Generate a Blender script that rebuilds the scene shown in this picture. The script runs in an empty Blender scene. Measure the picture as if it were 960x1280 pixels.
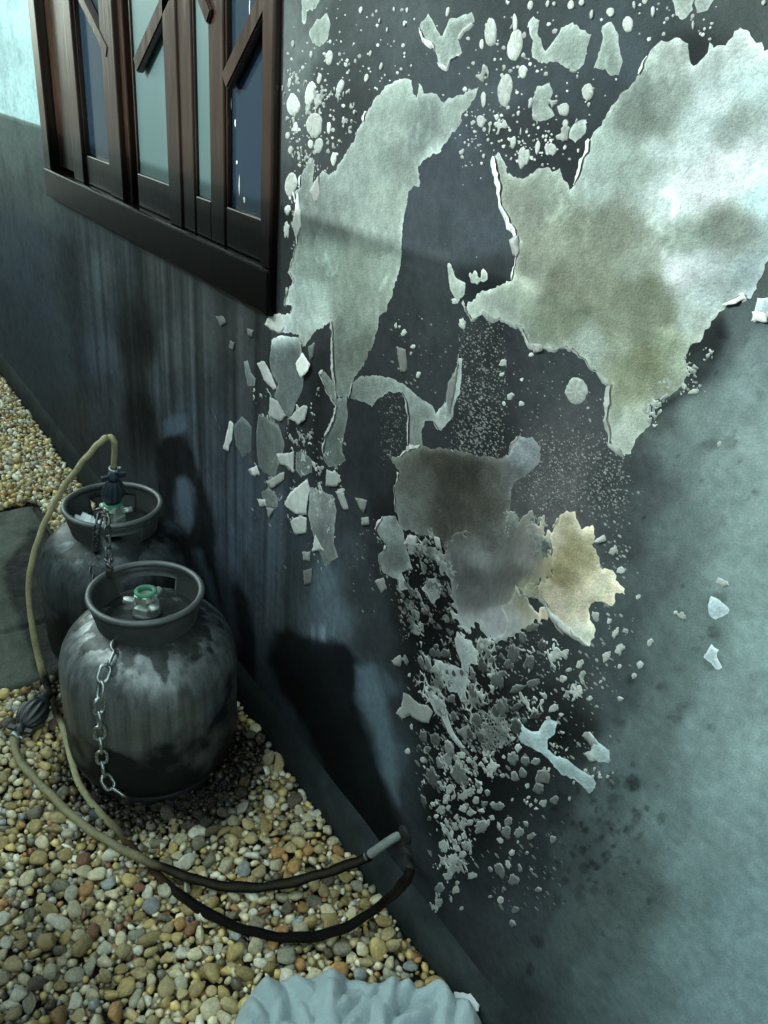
import bpy, bmesh, math, random
import numpy as np
from mathutils import Vector, Matrix, geometry

# ------------------------------------------------------------------ camera
W_PX, H_PX = 960.0, 1280.0
F_PX = 1006.9
_v1 = np.array([-308. - 480, 42. - 640, F_PX]); _v2 = np.array([302. - 480, 2570. - 640, F_PX])
_X = -_v1 / np.linalg.norm(_v1); _Z = -_v2 / np.linalg.norm(_v2)
_Z = _Z - _X * np.dot(_X, _Z); _Z /= np.linalg.norm(_Z)
_Y = np.cross(_Z, _X)
RM = np.array([_X, _Y, _Z])                       # camera (right, down, forward) -> world
CAM = np.array([0.0, -0.683, 1.38])
scene = bpy.context.scene
cd = bpy.data.cameras.new('camera'); cam = bpy.data.objects.new('camera', cd)
scene.collection.objects.link(cam)
cd.sensor_fit = 'VERTICAL'; cd.sensor_height = 36.0; cd.lens = 36.0 * F_PX / H_PX
cd.clip_start = 0.02; cd.clip_end = 500
r_, u_, b_ = RM[:, 0], -RM[:, 1], -RM[:, 2]
M4 = Matrix.Identity(4)
for i in range(3):
    M4[i][0], M4[i][1], M4[i][2], M4[i][3] = r_[i], u_[i], b_[i], CAM[i]
cam.matrix_world = M4
scene.camera = cam

# ------------------------------------------------------------------ light
SUN_EL = math.radians(21.0)
SUN_H = np.array([0.55, 0.84]); SUN_H /= np.linalg.norm(SUN_H)     # horizontal travel direction of the light
SKY_STRENGTH, SUN_STRENGTH, EXPOSURE = 0.15, 1.9, 2.2
world = bpy.data.worlds.new('World'); scene.world = world; world.use_nodes = True
nt = world.node_tree; bg = nt.nodes['Background']
sky = nt.nodes.new('ShaderNodeTexSky'); sky.sky_type = 'NISHITA'; sky.sun_disc = False
sky.sun_elevation = SUN_EL
sky.sun_rotation = math.atan2(-SUN_H[0], -SUN_H[1])
sky.air_density = 1.0; sky.dust_density = 3.0; sky.ozone_density = 1.0
hs = nt.nodes.new('ShaderNodeHueSaturation'); hs.inputs['Saturation'].default_value = 0.22
tn = nt.nodes.new('ShaderNodeMix'); tn.data_type = 'RGBA'; tn.blend_type = 'MULTIPLY'; tn.inputs[0].default_value = 1.0
tn.inputs[7].default_value = (0.80, 1.0, 0.93, 1)
nt.links.new(sky.outputs[0], hs.inputs['Color']); nt.links.new(hs.outputs[0], tn.inputs[6])
nt.links.new(tn.outputs[2], bg.inputs['Color']); bg.inputs['Strength'].default_value = SKY_STRENGTH
sd = bpy.data.lights.new('sun', 'SUN'); sd.energy = SUN_STRENGTH; sd.angle = math.radians(0.35); sd.color = (0.86, 1.0, 0.95)
sun = bpy.data.objects.new('sun', sd); scene.collection.objects.link(sun)
SUN_D = Vector((SUN_H[0] * math.cos(SUN_EL), SUN_H[1] * math.cos(SUN_EL), -math.sin(SUN_EL)))
sun.rotation_euler = SUN_D.to_track_quat('-Z', 'Y').to_euler()
sun.location = (2, -4, 5)
vs = scene.view_settings
vs.view_transform = 'Standard'; vs.look = 'None'; vs.gamma = 1.0; vs.exposure = EXPOSURE; vs.use_curve_mapping = False

# ------------------------------------------------------------------ helpers
rng = np.random.default_rng(7); random.seed(7)
COL = scene.collection.objects
SHADE_Z = 1.195                                    # height on the wall where the boundary wall's shade ends
K_SUN = 3.6

def ray(u, v): return RM @ np.array([u - 480.0, v - 640.0, F_PX])
def on_wall(u, v, y=0.0):
    d = ray(u, v); return CAM + d * ((y - CAM[1]) / d[1])
def on_ground(u, v, z=0.0):
    d = ray(u, v); return CAM + d * ((z - CAM[2]) / d[2])
def to_px(P):
    q = (np.asarray(P, float) - CAM) @ RM
    zz = np.maximum(q[..., 2], 0.12)
    return 480 + F_PX * q[..., 0] / zz, 640 + F_PX * q[..., 1] / zz
def lin(c):
    c = np.asarray(c, float) / 255.0
    return np.where(c <= 0.04045, c / 12.92, ((c + 0.055) / 1.055) ** 2.4)
TINT = np.array([0.84, 1.0, 0.95])
def grey_down(c):
    m = sum(c) / 3.0; k = 0.78 if m < 75 else 0.80; return [m + (x - m) * k for x in c]
def albedo(rgb, z): return lin(rgb) / TINT / (K_SUN if z > SHADE_Z else 1.0)

def hash2(ix, iy, s):
    n = (ix.astype(np.int64) * 374761393 + iy.astype(np.int64) * 668265263 + s * 144269504) & 0x7fffffff
    n = ((n ^ (n >> 13)) * 1274126177) & 0x7fffffff
    return ((n ^ (n >> 16)) & 0xffff) / 65535.0
def vnoise(x, y, s=0):
    x = np.asarray(x, float); y = np.asarray(y, float)
    ix = np.floor(x); iy = np.floor(y); fx = x - ix; fy = y - iy
    fx = fx * fx * (3 - 2 * fx); fy = fy * fy * (3 - 2 * fy)
    a = hash2(ix, iy, s); b = hash2(ix + 1, iy, s); c = hash2(ix, iy + 1, s); d = hash2(ix + 1, iy + 1, s)
    return (a * (1 - fx) + b * fx) * (1 - fy) + (c * (1 - fx) + d * fx) * fy
def fbm(x, y, s=0, o=4):
    t = 0; a = 0.5; n = 0
    for k in range(o):
        t = t + a * vnoise(x * 2 ** k, y * 2 ** k, s + k * 17); n += a; a *= 0.5
    return t / n
def sstep(a, b, x):
    t = np.clip((x - a) / (b - a), 0, 1); return t * t * (3 - 2 * t)
def idw(u, v, pts, vals, power=4.0, soft=12.0):
    out = np.zeros((len(u), 3)); wsum = np.zeros(len(u))
    for (pu, pv), val in zip(pts, vals):
        w = 1.0 / ((u - pu) ** 2 + (v - pv) ** 2 + soft * soft) ** (power / 2)
        out += w[:, None] * val; wsum += w
    return out / wsum[:, None]
def poly_sd(u, v, poly):
    """signed distance in px, negative inside"""
    d = np.full(u.shape, 1e9); ins = np.zeros(u.shape, bool); n = len(poly)
    for i in range(n):
        ax, ay = poly[i]; bx, by = poly[(i + 1) % n]
        ex, ey = bx - ax, by - ay; wx, wy = u - ax, v - ay
        t = np.clip((wx * ex + wy * ey) / (ex * ex + ey * ey + 1e-9), 0, 1)
        d = np.minimum(d, (wx - ex * t) ** 2 + (wy - ey * t) ** 2)
        c = ((ay > v) != (by > v)) & (u < (bx - ax) * (v - ay) / ((by - ay) if abs(by - ay) > 1e-9 else 1e-9) + ax)
        ins ^= c
    return np.where(ins, -np.sqrt(d), np.sqrt(d))

def wmat(o):
    m = o.matrix_parent_inverse @ o.matrix_basis
    return wmat(o.parent) @ m if o.parent else o.matrix_basis.copy()
def mesh_obj(name, verts, faces, mat, parent=None, smooth=True, cols=None, world_parent=True):
    me = bpy.data.meshes.new(name)
    me.from_pydata([tuple(map(float, p)) for p in verts] if not isinstance(verts, list) else verts, [], faces)
    if smooth: me.polygons.foreach_set('use_smooth', [True] * len(me.polygons))
    if cols is not None:
        at = me.color_attributes.new('Col', 'FLOAT_COLOR', 'POINT')
        c4 = np.ones((len(verts), 4)); c4[:, :3] = cols
        at.data.foreach_set('color', c4.ravel())
    me.update()
    o = bpy.data.objects.new(name, me); COL.link(o)
    if mat: me.materials.append(mat)
    if parent:
        o.parent = parent
        if world_parent: o.matrix_parent_inverse = wmat(parent).inverted()
    return o
def bm_obj(name, bm, mat, parent=None, smooth=True, world_parent=True):
    me = bpy.data.meshes.new(name); bm.normal_update(); bm.to_mesh(me); bm.free()
    if smooth: me.polygons.foreach_set('use_smooth', [True] * len(me.polygons))
    o = bpy.data.objects.new(name, me); COL.link(o)
    if mat: me.materials.append(mat)
    if parent:
        o.parent = parent
        if world_parent: o.matrix_parent_inverse = wmat(parent).inverted()
    return o
def tag(o, label=None, cat=None, group=None, kind=None):
    if label: o['label'] = label
    if cat: o['category'] = cat
    if group: o['group'] = group
    if kind: o['kind'] = kind
    return o
def empty(name, loc):
    o = bpy.data.objects.new(name, None); o.location = loc; COL.link(o); o.empty_display_size = 0.05
    return o
def add_box(bm, x0, x1, y0, y1, z0, z1, bevel=0.0):
    vs_ = [bm.verts.new(p) for p in ((x0, y0, z0), (x1, y0, z0), (x1, y1, z0), (x0, y1, z0), (x0, y0, z1), (x1, y0, z1), (x1, y1, z1), (x0, y1, z1))]
    fs = [bm.faces.new([vs_[i] for i in q]) for q in ((0, 3, 2, 1), (4, 5, 6, 7), (0, 1, 5, 4), (1, 2, 6, 5), (2, 3, 7, 6), (3, 0, 4, 7))]
    if bevel:
        es = list({e for f in fs for e in f.edges})
        bmesh.ops.bevel(bm, geom=es, offset=bevel, segments=2, affect='EDGES', profile=0.5)
def box_obj(name, b, mat, parent=None, bevel=0.003):
    bm = bmesh.new(); add_box(bm, *b, bevel=bevel); return bm_obj(name, bm, mat, parent, smooth=False)
def lathe(prof, n=64, close=False):
    vs_, fs = [], []
    m = len(prof)
    for r, z in prof:
        for k in range(n):
            a = 2 * math.pi * k / n; vs_.append((r * math.cos(a), r * math.sin(a), z))
    for i in range(m - 1 if not close else m):
        for k in range(n):
            j = (i + 1) % m
            fs.append((i * n + k, i * n + (k + 1) % n, j * n + (k + 1) % n, j * n + k))
    return vs_, fs
def catmull(pts, per=8):
    P = [np.asarray(p, float) for p in pts]; P = [2 * P[0] - P[1]] + P + [2 * P[-1] - P[-2]]
    out = []
    for i in range(1, len(P) - 2):
        for k in range(per):
            t = k / per
            out.append(0.5 * (2 * P[i] + (P[i + 1] - P[i - 1]) * t + (2 * P[i - 1] - 5 * P[i] + 4 * P[i + 1] - P[i + 2]) * t * t
                              + (3 * P[i] - P[i - 1] - 3 * P[i + 1] + P[i + 2]) * t ** 3))
    out.append(P[-2]); return out
def tube(path, rad, n=12, cap=True):
    vs_, fs = [], []; up = np.array([0, 0, 1.0]); m = len(path)
    side = None
    for i, p in enumerate(path):
        t = path[min(i + 1, m - 1)] - path[max(i - 1, 0)]; t = t / (np.linalg.norm(t) + 1e-12)
        if side is None:
            side = np.cross(t, up)
            if np.linalg.norm(side) < 1e-3: side = np.array([1.0, 0, 0])
        side = side - t * np.dot(side, t); side /= np.linalg.norm(side)
        bi = np.cross(t, side); r = rad(i / (m - 1)) if callable(rad) else rad
        for k in range(n):
            a = 2 * math.pi * k / n; vs_.append(tuple(p + r * (math.cos(a) * side + math.sin(a) * bi)))
    for i in range(m - 1):
        for k in range(n): fs.append((i * n + k, i * n + (k + 1) % n, (i + 1) * n + (k + 1) % n, (i + 1) * n + k))
    if cap: fs.append(tuple(range(n))[::-1]); fs.append(tuple((m - 1) * n + k for k in range(n)))
    return vs_, fs

# ------------------------------------------------------------------ materials
class NB:
    def __init__(s, name):
        s.m = bpy.data.materials.new(name); s.m.use_nodes = True; s.t = s.m.node_tree
        s.p = s.t.nodes['Principled BSDF']
    def n(s, k, **kw):
        x = s.t.nodes.new(k)
        for a, b in kw.items(): setattr(x, a, b)
        return x
    def l(s, a, b): s.t.links.new(a, b)
    def noise(s, scale, detail=4, rough=0.6, coord='Object', vec_scale=None):
        tc = s.n('ShaderNodeTexCoord'); x = s.n('ShaderNodeTexNoise')
        x.inputs['Scale'].default_value = scale; x.inputs['Detail'].default_value = detail; x.inputs['Roughness'].default_value = rough
        if vec_scale:
            mp = s.n('ShaderNodeMapping'); mp.inputs['Scale'].default_value = vec_scale
            s.l(tc.outputs[coord], mp.inputs[0]); s.l(mp.outputs[0], x.inputs['Vector'])
        else: s.l(tc.outputs[coord], x.inputs['Vector'])
        return x.outputs['Fac']
    def rng(s, src, a, b, c, d):
        x = s.n('ShaderNodeMapRange'); x.inputs[1].default_value = a; x.inputs[2].default_value = b; x.inputs[3].default_value = c; x.inputs[4].default_value = d
        s.l(src, x.inputs[0]); return x.outputs[0]
    def mul(s, col, fac):
        x = s.n('ShaderNodeVectorMath', operation='SCALE'); s.l(col, x.inputs[0]); s.l(fac, x.inputs['Scale']); return x.outputs[0]
    def mix(s, fac, a, b):
        x = s.n('ShaderNodeMix', data_type='RGBA')
        if hasattr(fac, 'node'): s.l(fac, x.inputs[0])
        else: x.inputs[0].default_value = fac
        for k, c in ((6, a), (7, b)):
            if hasattr(c, 'node'): s.l(c, x.inputs[k])
            else: x.inputs[k].default_value = (*c, 1)
        return x.outputs[2]
    def bump(s, src, strength, dist):
        x = s.n('ShaderNodeBump'); x.inputs['Strength'].default_value = strength; x.inputs['Distance'].default_value = dist
        s.l(src, x.inputs['Height']); s.l(x.outputs[0], s.p.inputs['Normal'])
    def attr(s, name='Col'): return s.n('ShaderNodeVertexColor', layer_name=name).outputs['Color']
    def base(s, c):
        if hasattr(c, 'node'): s.l(c, s.p.inputs['Base Color'])
        else: s.p.inputs['Base Color'].default_value = (*c, 1)
    def rough(s, r):
        if hasattr(r, 'node'): s.l(r, s.p.inputs['Roughness'])
        else: s.p.inputs['Roughness'].default_value = r

def mat_attr(name, n1=(60, 0.82, 1.18), rough=(0.55, 0.8), bump=(180, 0.25, 0.002), spec=0.35, rscale=25):
    b = NB(name); c = b.attr()
    c = b.mul(c, b.rng(b.noise(n1[0], 6, 0.65), 0.25, 0.75, n1[1], n1[2]))
    c = b.mul(c, b.rng(b.noise(n1[0] * 7, 3), 0.3, 0.7, 0.84, 1.16))
    b.base(c); b.rough(b.rng(b.noise(rscale, 3), 0.3, 0.7, *rough)); b.bump(b.noise(bump[0], 5, 0.7), bump[1], bump[2])
    b.p.inputs['Specular IOR Level'].default_value = spec
    return b.m
def mat_plain(name, c, rough=0.5, metal=0.0, var=0.2, nscale=30, bump=None, spec=0.5, rvar=0.1):
    b = NB(name); n = b.noise(nscale, 5, 0.65)
    b.base(b.mix(n, [x * (1 - var) for x in c], [min(1, x * (1 + var)) for x in c]))
    b.rough(b.rng(b.noise(nscale * 2.3, 4), 0.3, 0.7, max(0, rough - rvar), min(1, rough + rvar)))
    b.p.inputs['Metallic'].default_value = metal; b.p.inputs['Specular IOR Level'].default_value = spec
    if bump: b.bump(b.noise(bump[0], 4, 0.6), bump[1], bump[2])
    return b.m
M_WALL = mat_attr('sooty_paint', (60, 0.76, 1.24), (0.62, 0.80), (520, 0.45, 0.0018), 0.06)
M_PLASTER = mat_attr('bare_plaster', (70, 0.74, 1.26), (0.85, 0.95), (300, 0.7, 0.003), 0.15)
M_FLAKE = mat_attr('paint_flake', (110, 0.88, 1.1), (0.6, 0.75), (300, 0.25, 0.001), 0.25)
M_PEBBLE_ATTR = mat_attr('pebble_mass', (120, 0.65, 1.35), (0.14, 0.45), (240, 0.35, 0.0012), 0.5, 60)
def mat_pebble():
    b = NB('pebble'); oi = b.n('ShaderNodeObjectInfo'); c = oi.outputs['Color']
    c = b.mul(c, b.rng(b.noise(1.6, 6, 0.7), 0.25, 0.75, 0.62, 1.35))
    v = b.rng(b.noise(3.0, 3, 0.6, vec_scale=(1, 1, 4)), 0.52, 0.60, 0, 0.5)
    c = b.mix(v, c, b.mul(c, b.rng(b.noise(9, 2), 0.3, 0.7, 0.5, 1.2)))
    b.base(c); b.rough(b.rng(b.noise(2.2, 3), 0.3, 0.7, 0.12, 0.45)); b.bump(b.noise(5, 5, 0.7), 0.45, 0.06)
    b.p.inputs['Specular IOR Level'].default_value = 0.5
    return b.m
M_PEBBLE = mat_pebble()
def mat_wood():
    b = NB('dark_wood'); n = b.noise(8, 6, 0.65, vec_scale=(9, 9, 0.7))
    c = b.mix(n, (0.005, 0.0022, 0.0015), (0.036, 0.0165, 0.010))
    sep = b.n('ShaderNodeSeparateXYZ'); tc = b.n('ShaderNodeTexCoord'); b.l(tc.outputs['Object'], sep.inputs[0])
    soot = b.rng(sep.outputs['Z'], 1.13, 1.27, 0.95, 0.0)          # shade on the lower window painted into the wood as blackening
    c = b.mix(soot, c, (0.002, 0.002, 0.002))  # 'soot' here is the painted shade on the lower window
    b.base(c); b.rough(b.rng(n, 0.3, 0.7, 0.08, 0.24)); b.l(b.rng(soot, 0, 0.95, 0.5, 0.05), b.p.inputs['Specular IOR Level']); b.bump(n, 0.15, 0.003)  # specular also lowered where the shade is painted
    return b.m
M_WOOD = mat_wood()

# ------------------------------------------------------------------ setting: ground, boundary wall
def mat_ground():
    b = NB('gravel_far'); tc = b.n('ShaderNodeTexCoord'); vo = b.n('ShaderNodeTexVoronoi'); vo.inputs['Scale'].default_value = 48
    b.l(tc.outputs['Object'], vo.inputs['Vector'])
    c = b.mix(b.rng(vo.outputs['Distance'], 0.1, 0.6, 0, 1), (0.16, 0.13, 0.08), (0.03, 0.027, 0.02))
    c = b.mul(c, b.rng(b.noise(9, 4), 0.3, 0.7, 0.7, 1.25)); b.base(c); b.rough(0.75)
    b.bump(vo.outputs['Distance'], 0.6, -0.01); return b.m
g = 60.0
ground = mesh_obj('ground', [(-g, -g, -0.012), (g, -g, -0.012), (g, g, -0.012), (-g, g, -0.012)], [(0, 1, 2, 3)], mat_ground(), smooth=False)
tag(ground, 'gravel covered ground beside the house', kind='structure')

BY = -2.1
BT = SHADE_Z + abs(BY) / SUN_H[1] * math.tan(SUN_EL)
bw = empty('boundary_wall', (-1.5, BY - 0.08, 0)); tag(bw, 'plain grey boundary wall opposite the burnt house wall', 'wall')
M_BW = mat_plain('rendered_wall', (0.40, 0.42, 0.41), 0.85, var=0.15, nscale=3, bump=(60, 0.3, 0.004))
box_obj('masonry', (-11, 9, BY - 0.16, BY - 0.01, -0.01, BT - 0.05), M_BW, bw, 0)
box_obj('coping', (-11.02, 9.02, BY - 0.19, BY, BT - 0.05, BT), M_BW, bw, 0.004)

# ------------------------------------------------------------------ house wall with soot, window opening
WX0, WX1, WZ0, WZ1 = -2.852, -1.307, 1.0, 2.25
house = empty('house_wall', (-1.5, 0.1, 0))
tag(house, 'fire damaged grey painted house wall with peeling blistered paint and soot', 'wall')

# control points: photo px -> colour seen there, soot and light falloff in one
PAINT = [
 (20, 40, 140, 195, 195), (25, 110, 135, 190, 190), (20, 60, 125, 175, 175), (15, 190, 62, 82, 78), (40, 230, 52, 68, 66), (0, 300, 42, 58, 66), (40, 330, 38, 54, 64),
 (90, 330, 34, 46, 48), (60, 450, 38, 52, 58), (120, 340, 46, 60, 64), (20, 430, 38, 52, 60), (120, 440, 48, 64, 74), (100, 540, 38, 46, 46),
 (135, 520, 44, 54, 58), (170, 420, 26, 32, 34), (178, 520, 20, 25, 27), (210, 340, 44, 54, 54), (215, 430, 52, 64, 64), (225, 520, 48, 64, 72),
 (205, 490, 44, 56, 60), (270, 420, 50, 60, 60), (290, 480, 44, 54, 56), (320, 420, 44, 52, 52), (330, 480, 40, 48, 50), (260, 540, 50, 66, 74), (290, 620, 52, 70, 80),
 (300, 680, 54, 74, 86), (270, 590, 50, 66, 76), (330, 700, 46, 62, 70), (340, 660, 48, 62, 70), (370, 720, 44, 56, 60), (310, 760, 40, 54, 62), (330, 770, 44, 56, 60), (400, 530, 36, 42, 44),
 (440, 560, 38, 46, 48), (460, 600, 36, 43, 45), (430, 640, 44, 54, 58), (360, 550, 42, 50, 52), (440, 690, 52, 66, 72), (415, 730, 78, 104, 114), (425, 770, 80, 106, 116), (460, 740, 44, 54, 56), (480, 800, 44, 54, 58), (500, 900, 44, 56, 60), (520, 1000, 44, 56, 60),
 (475, 690, 36, 44, 46), (470, 860, 68, 94, 104), (490, 950, 60, 82, 90), (530, 1060, 46, 57, 60), (350, 870, 38, 50, 56), (400, 950, 40, 52, 56),
 (375, 50, 118, 142, 138), (370, 150, 100, 122, 120), (362, 100, 120, 145, 140), (365, 250, 60, 76, 76), (362, 320, 36, 44, 44), (410, 100, 66, 84, 84), (430, 30, 78, 98, 98), (480, 60, 78, 98, 100), (430, 150, 56, 70, 72),
 (520, 30, 84, 106, 108), (560, 90, 72, 92, 98), (600, 60, 70, 90, 94), (640, 20, 62, 80, 82), (620, 130, 76, 98, 104), (690, 100, 68, 88, 94), (650, 170, 52, 66, 70),
 (700, 200, 42, 54, 58), (740, 110, 64, 84, 90), (780, 60, 78, 102, 110), (820, 20, 66, 88, 92), (880, 20, 78, 98, 98), (930, 15, 76, 96, 92), (870, 60, 40, 52, 54), (955, 30, 80, 100, 96),
 (560, 200, 78, 100, 112), (560, 250, 82, 104, 114), (540, 290, 74, 94, 102), (610, 300, 78, 100, 110), (600, 230, 72, 90, 98), (620, 340, 52, 66, 70), (540, 340, 50, 62, 64), (520, 400, 48, 58, 60),
 (560, 400, 46, 56, 58), (500, 440, 42, 50, 52), (540, 450, 42, 50, 52), (480, 510, 36, 43, 45), (550, 480, 44, 53, 55), (600, 450, 38, 45, 47), (600, 540, 34, 40, 42), (640, 470, 44, 52, 54), (680, 480, 54, 64, 66), (730, 520, 70, 78, 80), (690, 560, 70, 76, 78), (720, 600, 82, 88, 90),
 (700, 620, 80, 86, 86), (760, 600, 56, 66, 68), (690, 460, 50, 62, 64), (740, 480, 52, 64, 66), (730, 570, 76, 82, 84), (490, 640, 26, 30, 30), (530, 700, 20, 24, 24), (530, 770, 22, 26, 26), (560, 700, 26, 30, 30), (520, 830, 30, 37, 38), (540, 900, 24, 30, 30), (600, 870, 28, 34, 34), (560, 1000, 28, 35, 36), (600, 960, 24, 30, 31),
 (640, 830, 40, 48, 48), (690, 830, 46, 58, 58), (680, 870, 34, 42, 42), (650, 980, 28, 35, 36), (700, 920, 28, 35, 35), (700, 1000, 42, 54, 55), (620, 1050, 30, 38, 38), (600, 1100, 38, 48, 50), (660, 1060, 44, 56, 58), (560, 1110, 44, 55, 58), (640, 1150, 52, 66, 68), (600, 1180, 46, 56, 58), (680, 1220, 62, 80, 80), (650, 1240, 48, 60, 60),
 (720, 1060, 66, 84, 84), (740, 1000, 76, 98, 98), (760, 960, 88, 114, 114), (780, 1060, 84, 108, 106), (760, 1130, 78, 100, 98), (800, 1130, 82, 106, 102), (740, 1220, 84, 110, 110), (720, 1180, 72, 94, 92), (800, 1230, 100, 132, 132), (780, 1180, 84, 110, 108), (840, 1180, 112, 148, 148), (880, 1250, 118, 156, 158),
 (950, 1250, 114, 152, 154), (930, 1150, 122, 162, 164), (860, 1080, 116, 152, 152), (820, 1020, 108, 142, 140), (900, 1000, 126, 164, 164), (950, 950, 132, 170, 168), (870, 920, 114, 148, 146), (830, 870, 92, 118, 116), (800, 920, 88, 114, 112), (770, 860, 66, 84, 84), (900, 860, 118, 152, 150), (950, 800, 128, 166, 162),
 (820, 800, 84, 108, 106), (870, 780, 96, 124, 120), (920, 720, 118, 152, 148), (950, 640, 124, 158, 154), (800, 720, 74, 92, 92), (840, 660, 88, 112, 110), (780, 680, 60, 74, 74), (800, 620, 70, 86, 86), (850, 560, 92, 116, 114), (790, 590, 56, 68, 70), (830, 520, 66, 82, 80), (880, 520, 100, 126, 122), (900, 600, 112, 142, 138),
 (950, 560, 122, 154, 150), (930, 480, 112, 142, 140), (880, 460, 70, 88, 88), (890, 420, 62, 78, 80), (920, 410, 100, 130, 130), (950, 430, 124, 160, 158), (955, 340, 90, 115, 108), (780, 780, 62, 80, 80), (760, 820, 58, 74, 74), (1000, 600, 126, 160, 156), (1000, 1000, 128, 166, 164), (1000, 1250, 116, 154, 156), (1000, 430, 124, 158, 154), (1000, 30, 90, 112, 108), (1100, 800, 128, 166, 162),
]
P_PTS = [(p[0], p[1]) for p in PAINT]
P_VAL = [np.log(np.maximum(albedo(grey_down(p[2:]), on_wall(p[0], p[1])[2]) * ((1.5 if p[0] < 60 else 0.78) if on_wall(p[0], p[1])[2] > SHADE_Z else 1.0), 0.003)) for p in PAINT]
DARK_MARKS = [  # dark polygons, wall soot plus shapes right of the cylinders: (edge softness px, depth 0..1, points)
 (7, 0.86, [(188, 565), (200, 548), (225, 538), (243, 560), (256, 605), (268, 650), (274, 700), (276, 760), (250, 760), (225, 700), (200, 680), (192, 620)]),
 (7, 0.80, [(290, 735), (300, 726), (312, 745), (321, 790), (319, 845), (305, 885), (285, 890), (292, 800)]),
 (8, 0.86, [(340, 800), (345, 787), (360, 782), (378, 796), (405, 798), (430, 808), (446, 826), (444, 870), (455, 905), (475, 955), (505, 1030), (502, 1048), (470, 1062), (440, 1035), (405, 965), (378, 900), (346, 862), (338, 830)]),
 (14, 0.6, [(165, 300), (188, 310), (192, 420), (190, 540), (176, 560), (166, 420)]),
 (10, 0.45, [(74, 300), (92, 300), (100, 380), (112, 480), (98, 520), (84, 400)]),
 (22, 0.45, [(486, 660), (530, 690), (560, 690), (575, 790), (610, 850), (640, 930), (640, 1010), (600, 1080), (560, 1120), (530, 1040), (510, 900), (495, 780)]), (10, 0.5, [(180, 470), (200, 500), (196, 560), (180, 580)]), (12, 0.4, [(385, 440), (415, 420), (414, 480), (404, 560), (400, 600), (385, 560), (382, 480)]),
 (8, 0.62, [(858, 440), (880, 410), (905, 395), (905, 440), (885, 478), (862, 492), (838, 510), (815, 520), (830, 498), (855, 482)]),
]
CLEAN = [ # polygons washed pale: softness, colour, points
 (5, (70, 92, 108), [(222, 600), (232, 592), (241, 610), (242, 650), (232, 668), (222, 650)]),
 (8, (80, 112, 122), [(446, 838), (468, 832), (482, 880), (494, 940), (500, 1005), (482, 968), (462, 908), (449, 872)]),
 (5, (60, 82, 95), [(205, 528), (214, 520), (228, 518), (232, 532), (214, 546), (206, 545)]),
 (6, (66, 90, 104), [(240, 690), (252, 690), (262, 720), (270, 760), (258, 745)]),
]
DOTS = []   # dark heat spots: u, v, ru, rv, depth
for (a, b, c_, d_) in [(690, 930, 14, 11), (762, 978, 10, 12), (787, 981, 8, 10), (760, 1001, 8, 7), (757, 1033, 9, 9), (791, 1020, 6, 10), (786, 1036, 6, 8), (820, 1022, 6, 8), (730, 1062, 5, 7), (731, 1085, 6, 8), (744, 1083, 5, 6), (756, 1072, 7, 10), (729, 1117, 10, 12), (745, 1112, 6, 8), (699, 1130, 7, 8), (708, 1104, 5, 6), (672, 1175, 10, 11), (661, 1214, 6, 8), (718, 1070, 5, 5), (700, 1082, 5, 6),
                           (917, 552, 9, 9), (884, 553, 8, 7), (897, 554, 12, 8), (935, 467, 5, 4), (949, 490, 5, 6), (932, 430, 4, 4), (923, 540, 4, 6), (897, 752, 14, 12), (894, 788, 12, 10), (891, 824, 13, 10), (825, 858, 8, 6), (788, 850, 7, 7), (848, 882, 8, 6), (840, 893, 12, 10), (786, 980, 10, 12), (888, 910, 8, 8), (870, 810, 6, 5), (853, 768, 10, 8), (903, 420, 12, 10), (770, 905, 10, 8), (800, 833, 6, 5)]:
    DOTS.append((a, b, c_, d_, rng.uniform(0.25, 0.42)))
for k in range(110):
    a = rng.normal(745, 38); b = rng.normal(1045, 60); DOTS.append((a, b, rng.uniform(1.5, 4.5), rng.uniform(2, 5.5), rng.uniform(0.2, 0.45)))
for k in range(90):
    a = rng.uniform(790, 1000); b = rng.uniform(420, 900); DOTS.append((a, b, rng.uniform(0.8, 2.4), rng.uniform(1, 2.6), rng.uniform(0.2, 0.55)))

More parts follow.
